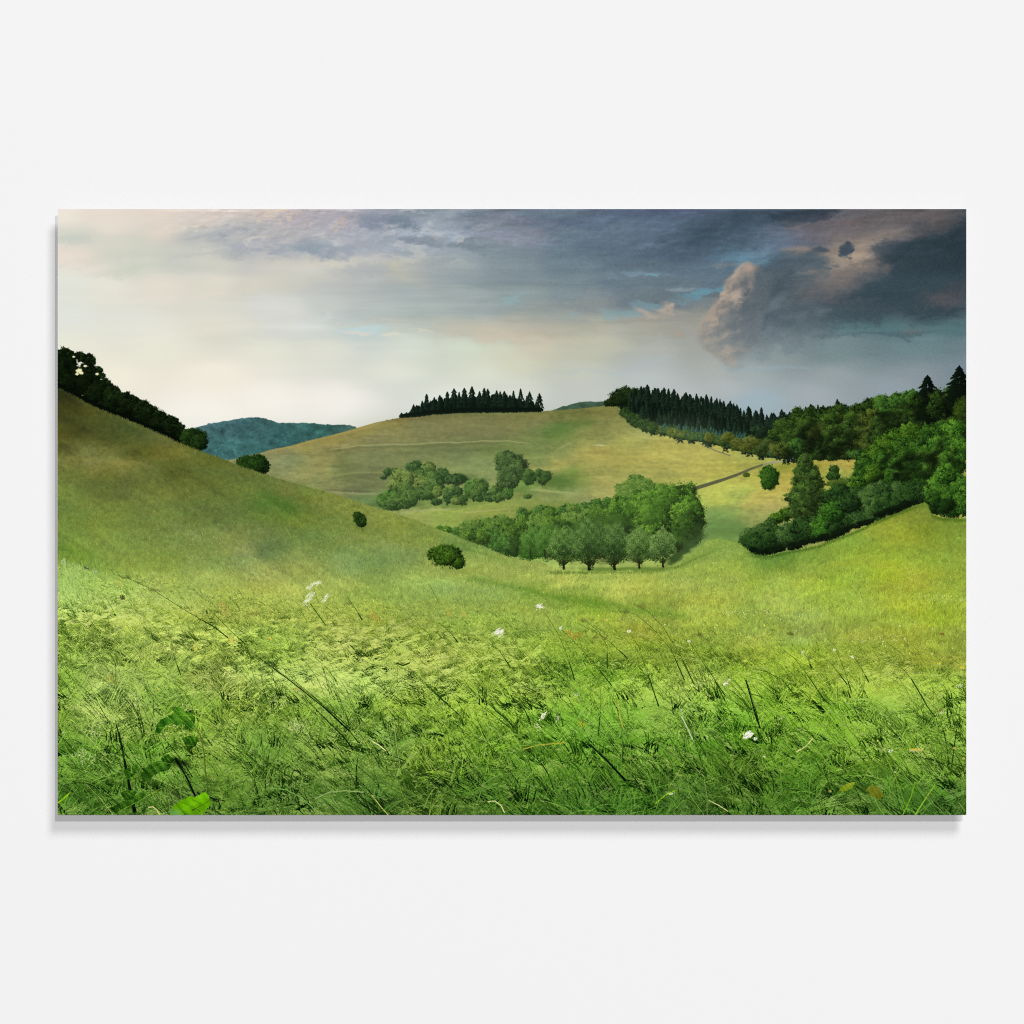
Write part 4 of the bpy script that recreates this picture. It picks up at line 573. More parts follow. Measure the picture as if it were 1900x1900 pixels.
for yy0, yy1, q in ((1050, 1130, .7), (1110, 1190, 1.), (1170, 1240, 1.), (1225, 1290, 1.), (1275, 1340, 1.), (1325, 1390, 1.), (1375, 1440, 1.), (1425, 1490, 1.), (1475, 1560, 1.1)):
    yc = (yy0+yy1)/2; sc = .42+1.5*max(0, (yc-1060)/450); nn = lambda v: int(v*q/sc**1.25); dd = float(sm((yc-1150)/250))
    # deep shade between the tufts
    if yc > 1150: tufts(nn(1900*dd), yy0, yy1, 9, 112, 34, 13, 1.3, lambda x, y: .15+.2*(1-dd)+.12*bil(dk, x, y), lambda x, y: 0*x, .1, 6, lambda x, y: bil(dk, x, y) < .35*dd+Nn(0, .25, len(x))-.15)
    # green blades leaning left, then the ones crossing
    tufts(nn(3000), yy0, yy1, 6, 134, 13, 21, .85, lambda x, y: .42+.16*bil(dk, x, y), lambda x, y: .1+.12*bil(pale, x, y), .18, 4.5)
    tufts(nn(1900), yy0, yy1, 6, 55, 22, 14, .9, lambda x, y: .52+.16*bil(dk, x, y), lambda x, y: .12+.1*bil(warm, x, y), -.25, 5)
    tufts(nn(700), yy0, yy1, 4, 20, 30, 11, 1.1, lambda x, y: .62+.1*bil(dk, x, y), lambda x, y: .1+0*x, -.3, 6)
    if yc > 1230: tufts(nn(420), yy0, yy1, 5, 128, 16, 40, 1.0, lambda x, y: Nn(.5, .22, len(x)), lambda x, y: .12+0*x, .16, 5); tufts(nn(160), yy0, yy1, 3, 60, 22, 30, 1.1, lambda x, y: .72+0*x, lambda x, y: .22+0*x, -.2, 5)
    # pale plumes of seed heads swept by the wind
    th = .0+.75*float(sm((yc-1300)/110))
    tufts(nn(4200), yy0-8, yy1-8, 7, 32, 12, 13, .5, lambda x, y: .70+.14*bil(pale, x, y), lambda x, y: .36+.20*bil(warm, x, y)+.08*bil(pale, x, y), -.35, 3.0, lambda x, y: bil(pale, x, y)+.25*np.sin(x*.013+y*.02)+Nn(0, .35, len(x)) > th, .7)
    # fine dark stems and bright crumbs
    n = nn(1300); x = U(90, 1820, n); y = U(yy0, yy1, n); ok = inzone(x, y); x, y = x[ok], y[ok]; n = len(x); L = rng.gamma(4, 6, n)*sc; a = np.radians(Nn(128, 14, n)); c = gcol(x, y, Nn(.24+.1*(1-dd), .08, n), np.zeros(n))
    strokes(x, y, x+L*.5*np.cos(a), y-L*.5*np.sin(a), x+L*np.cos(a+.14), y-L*np.sin(a+.14), np.full(n, .55+.2*sc), c, c*1.15)
    n = nn(9000); x = U(90, 1820, n); y = U(yy0, yy1, n); ok = inzone(x, y); x, y = x[ok], y[ok]; n = len(x); dabs(x, y, U(.5, 1.3, n)*(.5+.5*sc), gcol(x, y, Nn(.78, .2, n), .3*(rng.random(n) < .4)))
# warm straw tufts and yellow-green drifts, blurred by the wind
def drift(cx, cy, rx, ry, deg, n, c, al=1, L=12, w=.9, spread=12):
    x = Nn(cx, rx*.62, n)+Nn(0, 1, n)*rx*.2; y = Nn(cy, ry*.62, n); big_ = rx > 20; kp = rng.random(n) < (.75 if big_ else 1.)*(.35+.65*(bil(dk, x, y) > -.2) if big_ else 1.); x, y = x[kp], y[kp]; n = len(x); al = al*.75 if big_ else al; o = np.argsort(y); x, y = x[o], y[o]; a = np.radians(Nn(deg, spread, n)); ll = U(.5, 1.4, n)*L
    k = np.clip(Nn(1, .14, n), .6, 1.4)[:, None]; cc = np.clip(hx(c)[None]*k, 0, 1)*al+bil(img, x, y)*(1-al)
    strokes(x, y, x+ll*.5*np.cos(a), y-ll*.5*np.sin(a), x+ll*np.cos(a-.3), y-ll*np.sin(a-.3), np.full(n, w), cc, cc)
for t_ in ((400, 1248, 60, 34, 32, 1500, '9CA252', .45, 18), (430, 1262, 40, 18, 30, 500, 'A8AA5E', .5, 16), (640, 1255, 120, 50, 34, 2600, 'B8C484', .45, 14), (560, 1290, 90, 30, 32, 1500, 'B4C27E', .4, 14), (200, 1270, 90, 40, 30, 1500, 'B2BC78', .4, 14), (200, 1330, 60, 30, 30, 900, 'ACB878', .4, 12), (350, 1130, 80, 30, 150, 900, 'B4C47C', .4, 12), (130, 1090, 34, 40, 120, 900, 'B0D088', .4, 12), (820, 1290, 70, 50, 35, 1500, '98A83C', .4, 14), (850, 1350, 70, 50, 40, 1800, '8EA83A', .4, 14), (790, 1220, 40, 24, 48, 500, 'A8A04E', .5, 14),
            (960, 1250, 80, 30, 35, 1200, 'A8A848', .3, 12), (1250, 1240, 90, 24, 35, 900, 'B4B86C', .4, 10), (1270, 1290, 40, 20, 30, 500, 'BCC48A', .4, 8), (1180, 1290, 70, 20, 30, 700, 'B0BE84', .35, 8), (1580, 1360, 50, 60, 50, 2000, '5E8A28', .45, 14), (1560, 1400, 40, 50, 60, 1200, '4A7C20', .45, 14), (1620, 1270, 60, 30, 40, 900, 'A2AC52', .4, 9), (1720, 1240, 80, 24, 10, 900, 'A8AC58', .4, 12), (700, 1400, 60, 24, 30, 600, 'A0A83C', .35, 10), (790, 1450, 26, 20, 70, 400, '8C9424', .55, 12), (640, 1385, 30, 20, 40, 400, 'A2A640', .5, 8), (410, 1450, 24, 24, 120, 300, '8A9030', .5, 10), (150, 1455, 26, 20, 130, 300, '9AA45C', .45, 12), (950, 1400, 60, 60, 30, 1200, '5E8A28', .4, 14), (1030, 1445, 50, 30, 50, 800, '5C8C2C', .4, 14)):
    drift(*t_)
for yy0, yy1 in ((1130, 1230), (1220, 1300), (1290, 1370), (1360, 1440), (1430, 1550)):
    sc = .42+1.5*max(0, ((yy0+yy1)/2-1060)/450); nn = lambda v: int(v/sc**1.25)
    tufts(nn(900), yy0, yy1, 6, 132, 14, 25, .85, lambda x, y: .38+.22*bil(dk, x, y), lambda x, y: .1+0*x, .18, 4.5); tufts(nn(1000), yy0, yy1, 6, 56, 24, 17, .9, lambda x, y: .56+.18*bil(dk, x, y), lambda x, y: .24+.1*bil(warm, x, y), -.25, 5)
    tufts(nn(2300), yy0, yy1, 8, 34, 12, 15, .5, lambda x, y: .95+0*x, lambda x, y: .42+.18*bil(warm, x, y), -.35, 3.2, lambda x, y: bil(pale, x, y)+Nn(0, .4, len(x)) > .15+.35*float(sm((yy0-1300)/110)), .7)
    if yy0 > 1280: tufts(nn(420), yy0, yy1, 4, 130, 18, 44, 1.1, lambda x, y: Nn(.5, .3, len(x)), lambda x, y: .22+0*x, .15, 5); tufts(nn(330), yy0, yy1, 3, 58, 26, 34, 1.1, lambda x, y: .85+0*x, lambda x, y: .25+0*x, -.2, 5); tufts(nn(260), yy0, yy1, 9, 120, 30, 13, 1.4, lambda x, y: .16+0*x, lambda x, y: 0*x, .1, 5, lambda x, y: bil(dk, x, y) < 0)
n = 1000; x = U(130, 1840, n); y = edge_y(x)+U(60, 420, n)**1.0; L = rng.gamma(7, 8.5, n)*(.5+.9*np.clip((y-1100)/400, 0, 1)); a = np.radians(Nn(118, 8, n)); b = Nn(.42, .12, n); o = np.argsort(y); x, y, L, a, b = x[o], y[o], L[o], a[o], b[o]
lt_ = rng.random(n) < .35; c = gcol(x, y, np.where(lt_, .75, .30)+Nn(0, .10, n), .15*lt_); c2 = gcol(x, y, Nn(.36, .12, n), .25+0*x)
strokes(x, y, x+L*.5*np.cos(a), y-L*.5*np.sin(a), x+L*.5*np.cos(a)+L*.55*np.cos(a+b), y-L*.5*np.sin(a)-L*.55*np.sin(a+b), U(.7, 1.3, n), c, c2)
tx_, ty_ = x+L*.5*np.cos(a)+L*.55*np.cos(a+b), y-L*.5*np.sin(a)-L*.55*np.sin(a+b)
for k in range(0, n, 2):
    q = 12; xx = tx_[k]+U(-2, 9, q); yy = ty_[k]+(xx-tx_[k])*.35+Nn(0, 1.2, q); cc_ = gcol(xx, yy, Nn(.62, .15, q), .5+0*xx); strokes(xx, yy, xx-1.5, yy-1, xx-4, yy-1.4, np.full(q, .7), cc_, cc_)
hue = (bil(warm, GX[int((1030-Y0)*S):], GY[int((1030-Y0)*S):])*.011*sm((GY[int((1030-Y0)*S):]-1060)/120))[..., None]; img[int((1030-Y0)*S):] *= 1+hue*np.array([1.3, .1, -1.4], np.float32)
def stem(pts, w, c, c1=None): line(pts, w, c, c1 or c)
DKG = '1E3C12'
# tall stems leaning left in the wind (root last)
ST = [[(218, 1068), (245, 1076), (280, 1092), (340, 1130), (400, 1165), (425, 1185)], [(435, 1219), (455, 1214), (473, 1214), (500, 1233), (545, 1265), (590, 1300), (650, 1358), (665, 1378)], [(545, 1262), (580, 1290), (620, 1325), (650, 1352)], [(400, 1142), (425, 1168), (455, 1195)], [(316, 1180), (322, 1215), (335, 1252)],
      [(735, 1233), (765, 1250), (800, 1280), (850, 1325)], [(760, 1240), (790, 1268), (830, 1306)], [(815, 1155), (835, 1173), (850, 1192)], [(640, 1103), (655, 1122), (672, 1150)], [(860, 1268), (905, 1305), (950, 1345)], [(880, 1300), (920, 1330), (960, 1362)], [(905, 1192), (925, 1205), (945, 1235)], [(904, 1250), (940, 1282), (975, 1320), (985, 1345)], [(900, 1302), (930, 1325), (953, 1350)],
      [(1012, 1138), (1035, 1175), (1052, 1215), (1066, 1262)], [(1042, 1168), (1075, 1200), (1100, 1228), (1135, 1272)], [(1086, 1152), (1110, 1170), (1127, 1200), (1127, 1240)], [(1096, 1166), (1130, 1190), (1165, 1222)], [(1168, 1173), (1185, 1200), (1200, 1245), (1222, 1310)], [(1157, 1134), (1180, 1140), (1210, 1165), (1245, 1205), (1270, 1262)], [(1176, 1121), (1200, 1132), (1232, 1165), (1262, 1215), (1288, 1270)], [(1280, 1192), (1300, 1222), (1325, 1260), (1345, 1290)], [(1300, 1214), (1320, 1250), (1345, 1300)],
      [(1448, 1202), (1475, 1222), (1505, 1262), (1530, 1300)], [(1380, 1256), (1390, 1275), (1403, 1320), (1410, 1352)], [(1384, 1254), (1410, 1262), (1445, 1285)], [(1550, 1204), (1562, 1230), (1572, 1260), (1580, 1285)], [(1584, 1218), (1598, 1240), (1612, 1266)], [(1490, 1210), (1500, 1222), (1506, 1240)], [(1510, 1208), (1540, 1228), (1572, 1270)], [(1400, 1240), (1420, 1246), (1450, 1260), (1475, 1290)], [(1640, 1225), (1670, 1235), (1690, 1258), (1715, 1300)], [(1690, 1260), (1720, 1310), (1735, 1330)],
      [(1095, 1380), (1120, 1402), (1145, 1430), (1170, 1455), (1205, 1475)], [(1100, 1384), (1130, 1416), (1160, 1450)], [(1146, 1320), (1152, 1350), (1156, 1380), (1155, 1415)], [(1115, 1278), (1114, 1320), (1110, 1365)], [(1225, 1440), (1260, 1470), (1300, 1500)], [(628, 1290), (640, 1320), (648, 1345)], [(645, 1290), (658, 1320), (668, 1342)], [(652, 1298), (662, 1322), (672, 1338)], [(694, 1285), (705, 1320), (715, 1350)], [(715, 1310), (735, 1335)], [(215, 1340), (224, 1372), (230, 1400), (240, 1450), (250, 1500)], [(220, 1395), (228, 1440), (240, 1480), (248, 1511)],
      [(322, 1405), (340, 1440), (362, 1478)], [(394, 1370), (430, 1382), (480, 1405), (550, 1450)], [(410, 1352), (440, 1380), (490, 1430)], [(535, 1296), (545, 1320), (560, 1350)], [(273, 1362), (276, 1390), (282, 1425)], [(1515, 1400), (1535, 1445), (1540, 1462)], [(1540, 1432), (1543, 1455)], [(1005, 1480), (1025, 1505)], [(1250, 1325), (1290, 1370), (1310, 1400)], [(1280, 1345), (1292, 1385), (1310, 1440)]]
for i, p in enumerate(ST):
    p = [(a, b) for a, b in p]; big = p[-1][1] > 1290
    stem(p, [.8, 1.0, 1.6 if big else 1.2], '4E6E2A' if i % 3 else '3E5A20', '2A4A18')
for p, w_ in (([(215, 1342), (222, 1368), (229, 1400), (238, 1450), (250, 1505)], [1, 3, 4, 5]), ([(480, 1220), (545, 1268), (600, 1312), (648, 1356)], [1, 1.3, 1.7]), ([(560, 1290), (600, 1330), (640, 1370), (655, 1392)], [.8, 1.2, 1.6]), ([(1095, 1382), (1130, 1415), (1160, 1448)], [2, 3, 3]), ([(1384, 1262), (1392, 1290), (1403, 1330), (1410, 1350)], [1.8, 1.8, 1.3]), ([(326, 1408), (345, 1440), (362, 1476)], [4, 2.4, 2.4]), ([(250, 1408), (280, 1445)], [1, 1])):
    stem(p, w_, '20381A', '12220C')
# seed heads on some of them
for x, y, a, L, c in ((238, 1072, -25, 26, '5A6030'), (285, 1097, -30, 30, '5A6030'), (345, 1130, -32, 30, '5A6A30'), (1163, 1137, -22, 12, '66703A'), (1192, 1128, -30, 14, '6A6A34'), (1086, 1153, -30, 10, '66703A'), (1742, 1320, 60, 6, '5E5A2C'), (1697, 1248, 25, 8, '66703A'), (590, 1167, 20, 9, '66703A'), (648, 1122, -25, 9, '66703A'), (1505, 1222, -40, 8, '66703A'), (1745, 1176, 0, 4, '7A6A34'), (228, 1112, -55, 7, '2E3018'), (745, 1232, -10, 18, '4E6024'), (1468, 1178, -25, 8, '5A6A2A'), (470, 1140, 40, 14, '7A7A3A'), (1101, 1185, 50, 7, '66703A'), (1119, 1186, 45, 7, '66703A'), (1300, 1180, -45, 8, '54642C')):
    drift(x, y, L*.5, 1.8, 180+a if a < 0 else a, 26, c, .65, 6, .7, 14)
# cow parsley and yarrow heads, white
def umbel(cx, cy, rx, ry, n, c='E2ECD6', ang=35, r=1.3):
    rx *= .85; ry *= .8; n = int(n*.7); r *= .85
    a = U(0, 6.28, n); q = np.sqrt(U(0, 1, n)); x = cx+q*np.cos(a)*rx; y = cy+q*np.sin(a)*ry-(x-cx)*math.tan(math.radians(ang))*.6
    dabs(x, y+1.3, np.full(n, r), np.repeat(hx('9DB07E')[None], n, 0)); dabs(x, y, U(.5, 1, n)*r, np.clip(hx(c)[None]*Nn(1, .05, (n, 1)), 0, 1))
stem([(583, 1092), (588, 1110), (592, 1120)], 1, '5E7A34'); stem([(576, 1120), (590, 1140), (604, 1160)], 1.2, '4A6A2A')
for x, y, n in ((570, 1092, 9), (577, 1087, 12), (584, 1084, 12), (590, 1083, 8), (572, 1108, 14), (577, 1103, 10), (568, 1116, 14), (565, 1122, 10), (574, 1113, 12), (580, 1106, 10), (603, 1110, 9), (600, 1116, 9), (605, 1107, 5)):
    drift(x, y, 4, 3, 55, int(n*1.3), 'DCEAC8', .9, 5, .9, 10)
drift(922, 1174, 7, 3, 48, 40, 'E6ECDC', .95, 9, 1.1, 7); drift(926, 1182, 5, 2, 48, 14, 'C8D8B4', .8, 6, .9, 8); drift(1000, 1126, 5, 3.4, 40, 36, 'DEE8D0', .95, 5, 1, 20); umbel(999, 1128, 5, 4, 14, 'D8E4CC')
umbel(1041, 1165, 3.6, 3.2, 34, 'ECECE4', 10); umbel(1167, 1171, 4.4, 3, 34, 'E6E8D8', 10); umbel(1279, 1190, 3.6, 3, 20, 'CED8B4', 0); umbel(1490, 1210, 4, 3.6, 26, 'CCD4AC', 10); umbel(1548, 1205, 4, 3, 30, 'E2E6CC', 10); umbel(1582, 1218, 3.6, 3, 26, 'DEE4CC', 0)
umbel(1006, 1330, 8, 5, 60, 'DCE6D0', 50); umbel(1010, 1324, 6, 3, 34, 'E4ECDC', 40); umbel(996, 1346, 6, 6, 40, 'C8D6B4', 0, 1.1); umbel(1002, 1354, 4, 5, 20, 'C0D0A8', 0, 1); umbel(1034, 1334, 4, 6, 34, 'D4E0C4', 60); umbel(1346, 1268, 5, 4, 40, 'E0E8D0', 40); umbel(1352, 1262, 5, 3, 20, 'E0E8D0', 40)
umbel(1389, 1364, 11, 5.5, 150, 'F0F2E8', 32, 1.5); umbel(1386, 1360, 8, 4, 90, 'F4F5EE', 32, 1.5); umbel(1402, 1370, 5, 3.2, 50, 'ECF0E2', 10); umbel(1381, 1369, 3, 2, 20, 'E2E8D6', 0); umbel(1450, 1332, 8, 3, 34, 'C4D2A4', 20, 1); umbel(1652, 1393, 6, 3.6, 50, 'E8ECE4', 10, 1.1); umbel(1640, 1390, 6, 3, 24, 'C8D2B0', 0, 1); umbel(1662, 1431, 3.6, 2.4, 18, 'D8E2CC', 20, 1); umbel(1418, 1403, 3.6, 2.4, 18, 'DCE4D0', 20, 1); umbel(1747, 1322, 4.5, 3, 24, 'D4E0C8', 10, 1); umbel(1780, 1272, 8, 4, 50, 'CCDABC', 10, 1)
umbel(1070, 1288, 7, 4, 40, 'BCCCA4', 10, 1); umbel(1245, 1472, 9, 2.2, 60, 'E6EEE0', 12, 1.2); umbel(118, 1042, 5, 9, 60, 'C6DCB4', 0, 1.2); umbel(118, 1358, 4, 3, 20, 'C8D6B4', 10, 1)
for x, y in ((130, 1048), (140, 1050), (158, 1056), (162, 1053), (174, 1058), (178, 1061), (281, 1064)): umbel(x, y, 4, 2.6, 14, 'B9BCB8', 10, 1)
drift(163, 1054, 4, 3, 150, 12, '3A3E34', .9, 4, .9)
for cx, cy, n in ((545, 1345, 60), (560, 1350, 60), (150, 1400, 50), (160, 1412, 40), (515, 1310, 40), (175, 1355, 60), (240, 1300, 40), (340, 1310, 40)): drift(cx, cy, 16, 12, 60, n, 'C4D4A0', .7, 4, .8, 60)
# yellow flowers
for x, y, rx, ry, c in ((500, 1183, 3, 2, 'E8CC2A'), (502, 1186, 2, 2, 'E8B42A'), (294, 1278, 2.2, 1.4, 'E0DC30'), (1126, 1149, 3, 1.6, 'DCD43A'), (1435, 1249, 2, 1.4, 'E0D830'), (1400, 1266, 1.6, 1.2, 'DCD430'), (1742, 1231, 4, 1.4, 'D4C838'), (1786, 1238, 6, 2.6, 'E4C81E'), (1700, 1391, 16, 2.2, 'D8B41E'), (1693, 1390, 9, 1.6, 'E2BE1C'), (1620, 1373, 1.6, 1.6, 'E8E028'), (1628, 1374, 1.4, 1.4, 'E8E028'), (1772, 1387, 4, 2, 'C89A26'), (1788, 1406, 3, 1.6, 'D8B020'), (1540, 1467, 3, 2.4, 'A8882A'), (1575, 1208, 1.6, 1.2, 'DCD43A'), (1625, 1228, 3, 1.4, 'D0CC3C'), (1418, 1160, 2, 1, 'D8D440'), (552, 1278, 3, 1.4, 'D89A4C')):
    umbel(x, y, rx, ry, int(10+rx*ry*3), c, 0, 1.1)
for x, y, c, L in ((414, 1128, 'C8A064', 12), (420, 1140, 'BE9E62', 12), (432, 1190, 'BE9A54', 10), (226, 1085, 'C0A058', 8), (695, 1146, 'C49A50', 8), (702, 1152, 'B89848', 9), (365, 1206, 'B0A040', 8), (1055, 1178, 'B8702A', 6), (1066, 1183, 'BC7A30', 7), (1075, 1180, 'B88030', 5), (1080, 1346, 'D09A30', 7), (205, 1265, 'B0A048', 12), (835, 1142, 'B09A50', 10), (860, 1142, 'B09850', 9), (760, 1248, '66703A', 6)): drift(x, y, 6, 5, 125, 14, c, .5, L, .8, 16)
# broad leaves at the lower left and right
def leaf(pts, cs, vein=None, ripple=.1):
    p = np.array(pts, float); n_ = 7000
    x0, y0 = p.min(0)-1; x1, y1 = p.max(0)+1; x = U(x0, x1, n_*4); y = U(y0, y1, n_*4); ins = np.zeros(len(x), bool); j = len(p)-1
    for i in range(len(p)):
        cnd = (p[i, 1] > y) != (p[j, 1] > y); ins ^= cnd & (x < (p[j, 0]-p[i, 0])*(y-p[i, 1])/(p[j, 1]-p[i, 1]+1e-9)+p[i, 0]); j = i
    x, y = x[ins], y[ins]; u = (x-x0)/(x1-x0); v = (y-y0)/(y1-y0); s = .62-.45*v+ripple*np.sin(u*9+v*6)+.16*np.sin(u*23-v*11)+Nn(0, .12, len(x))
    dabs(x, y, np.full(len(x), 1.3), ramp(s, cs))
    if vein: stem(vein, .9, cs[-1])
LF = ['1C380E', '2C5216', '427020', '5C8C30']
leaf([(316, 1512), (322, 1498), (333, 1488), (345, 1482), (352, 1478), (362, 1481), (368, 1478), (373, 1473), (381, 1471), (387, 1478), (390, 1490), (386, 1498), (377, 1506), (376, 1512)], ['58900F', '5FA010', '6CB016', '78BC24'], [(320, 1512), (345, 1498), (372, 1486)], .2)
C(327, 1508, 9, 6, 0, '6C9C6C', .7, 1, 3); stem([(388, 1470), (384, 1450), (381, 1430), (379, 1400), (374, 1370), (364, 1350)], [1.6, 1.6, 2.4], '4A6A2A', '5C6A30')
leaf([(288, 1360), (292, 1345), (300, 1335), (312, 1330), (325, 1325), (322, 1318), (330, 1312), (340, 1316), (345, 1325), (354, 1322), (360, 1335), (352, 1340), (362, 1345), (360, 1352), (348, 1354), (342, 1342), (328, 1346), (318, 1340), (306, 1346), (296, 1360)], ['264C16', '3A6A1E', '52842A', '6C9C3A'])
for pts in ([(262, 1436), (275, 1422), (290, 1414), (305, 1412), (318, 1418), (312, 1428), (296, 1432), (282, 1440), (268, 1450)], [(230, 1430), (244, 1424), (256, 1418), (250, 1436), (236, 1446)], [(205, 1500), (225, 1490), (250, 1478), (274, 1468), (262, 1484), (235, 1498), (215, 1508)], [(225, 1472), (238, 1466), (252, 1470), (246, 1482), (232, 1484)], [(338, 1370), (352, 1366), (368, 1370), (362, 1384), (350, 1390)], [(300, 1408), (312, 1400), (322, 1410), (312, 1420)]): leaf(pts, LF)
C(330, 1414, 12, 8, 0, '10200A', .7, 1, 4)
leaf([(1557, 1468), (1562, 1460), (1574, 1454), (1585, 1452), (1580, 1462), (1568, 1468)], ['5A7A1A', '7A962A', '92A83C']); leaf([(1608, 1466), (1614, 1459), (1626, 1458), (1633, 1468), (1638, 1476), (1632, 1482), (1620, 1478)], ['56681A', '6C7A28', '7E8838'])
# pale straws and bright blades near the lens
for p, w_, c in (([(150, 1352), (175, 1380), (200, 1410), (205, 1415)], 1, 'B4BC7C'), ([(160, 1455), (185, 1480), (210, 1512)], 1.4, 'BCC67E'), ([(690, 1375), (702, 1382), (716, 1393)], 1.8, 'E0DCA0'), ([(676, 1370), (688, 1390), (689, 1420), (685, 1435)], 1.4, '9AA83C'), ([(716, 1320), (720, 1360), (728, 1400), (735, 1438)], 1.2, '90AC68'), ([(730, 1330), (735, 1380), (742, 1420), (736, 1440)], 1.2, 'A0B47C'), ([(742, 1335), (765, 1370), (785, 1412)], 1, '7C9C5C'), ([(786, 1380), (792, 1405), (800, 1425)], 1, 'A8B070'), ([(585, 1482), (610, 1470), (640, 1467), (675, 1470)], 1.6, '88A468'), ([(500, 1462), (530, 1465), (560, 1480), (590, 1508)], 1.6, '6C9C50'),
                ([(690, 1475), (705, 1495), (720, 1512)], 1.8, 'A4B45C'), ([(740, 1460), (760, 1500), (765, 1512)], 1.2, '88A848'), ([(270, 1452), (300, 1485), (320, 1466), (345, 1455)], .8, '88A04C'), ([(220, 1506), (260, 1485), (300, 1462)], 1.2, '8CB040'), ([(275, 1498), (284, 1497), (292, 1504), (296, 1511)], 2, 'C0C888'), ([(905, 1488), (918, 1486), (930, 1495), (936, 1508)], 2, 'C0CC8C'), ([(405, 1460), (412, 1475), (410, 1490)], 1, 'A4A450'), ([(1215, 1492), (1235, 1475), (1255, 1466)], 1.8, '88B824'), ([(1146, 1300), (1150, 1330), (1156, 1350)], 1.8, 'A0A848'), ([(1240, 1462), (1255, 1440), (1272, 1410)], 1, '98B450'), ([(1275, 1440), (1280, 1475), (1306, 1512)], .9, '8CA84A'), ([(1290, 1425), (1306, 1440), (1312, 1480), (1312, 1512)], 1, 'A0B070'), ([(1315, 1485), (1335, 1495), (1350, 1505)], 2, 'AEBE84'),
                ([(1478, 1395), (1495, 1385), (1508, 1370)], 1.6, 'C0C88C'), ([(1540, 1478), (1565, 1495), (1586, 1512)], 1.2, 'A8BC78'), ([(1642, 1402), (1652, 1420), (1665, 1450), (1680, 1495)], 1.4, '9CBC48'), ([(1675, 1512), (1690, 1480), (1698, 1450)], 1.8, '74A028'), ([(1698, 1512), (1712, 1490), (1735, 1455)], 2.4, '7EA838'), ([(1600, 1450), (1615, 1420), (1625, 1400)], .9, 'A0B060'), ([(1265, 1330), (1275, 1350), (1285, 1372)], 2.2, 'A4BC98'), ([(1262, 1315), (1268, 1330)], 2, '8CB084'), ([(1495, 1320), (1510, 1290), (1525, 1265)], 1, 'B4B438'), ([(1780, 1490), (1790, 1505)], 1.4, '94B060'), ([(1050, 1320), (1090, 1300), (1120, 1280)], 1.4, '80AC38'), ([(970, 1390), (1000, 1382), (1050, 1378)], 1.6, '98A040'), ([(725, 1170), (740, 1162), (755, 1155)], 1, 'B8C08C'), ([(735, 1230), (748, 1235), (760, 1230)], 2.4, '3E5A20'), ([(800, 1432), (830, 1415), (845, 1405)], 1, '9CAC60'), ([(107, 1490), (118, 1482), (128, 1472)], 2.2, '84B41C'), ([(680, 1412), (700, 1400), (735, 1384)], 1, '8CA060')):
    stem(p, w_*.72, c)
n = 900; x = U(95, 1800, n); y = U(1330, 1530, n); L = U(12, 46, n); a = np.radians(np.where(rng.random(n) < .6, Nn(132, 16, n), Nn(55, 20, n))); o = np.argsort(y); x, y, L, a = x[o], y[o], L[o], a[o]; s = Nn(.7, .22, n)
c = gcol(x, y, s, .45*(rng.random(n) < .25)); strokes(x, y, x+L*.5*np.cos(a), y-L*.5*np.sin(a), x+L*np.cos(a+.15), y-L*np.sin(a+.15), U(.6, 1.5, n), c*.85, c)
# print contrast: crisp, vivid foreground, warmer meadow
y0 = int((990-Y0)*S); low = img[y0:]; wl = (sm((YY[y0:]-1040)/130))[:, None, None]
loc_ = blur(low.copy(), 14); low = loc_+(low-loc_)*(1+.30*wl); g_ = low.mean(2, keepdims=True); low = g_+(low-g_)*(1+.08*wl); low = low*(1+wl*np.array([.045, .015, -.06], np.float32)-.065*(sm((YY[y0:]-1330)/150))[:, None, None]*wl)
img[y0:] = np.clip(low, 0, 1)
# a little softness from the lens, and print contrast
E_ = np.pad(img, ((1, 1), (1, 1), (0, 0)), mode='edge'); sharp = (img*2+E_[:-2, 1:-1]+E_[2:, 1:-1]+E_[1:-1, :-2]+E_[1:-1, 2:])/6
sf = (.35+.6*sm((1100-GY)/200))[..., None]
img[:] = img*(1-sf)+sharp*sf
far_h = sm((900-GY)/200)[..., None]*.02*(1-lm[..., None])*(GY > 700)[..., None]
img[:] = np.clip(img, 0, 1)
# ============================================================ THE SCENE
scene = bpy.context.scene
PXM = 0.0006                       # one photo pixel in metres
col_ = scene.collection
def mesh_obj(name, bm, mat, parent=None):
    me = bpy.data.meshes.new(name); bm.to_mesh(me); bm.free(); me.materials.append(mat)
    o = bpy.data.objects.new(name, me); col_.objects.link(o)
    if parent: o.parent = parent
    return o
def box(bm, x0, x1, y0, y1, z0, z1, bev=0):
    r = bmesh.ops.create_cube(bm, size=1)
    for v in r['verts']: v.co = ((x0+x1)/2+v.co.x*(x1-x0), (y0+y1)/2+v.co.y*(y1-y0), (z0+z1)/2+v.co.z*(z1-z0))
    if bev: bmesh.ops.bevel(bm, geom=list({e for v in r['verts'] for e in v.link_edges}), offset=bev, segments=2, affect='EDGES')
def mat(name):
    m = bpy.data.materials.new(name); m.use_nodes = True; return m, m.node_tree.nodes, m.node_tree.links
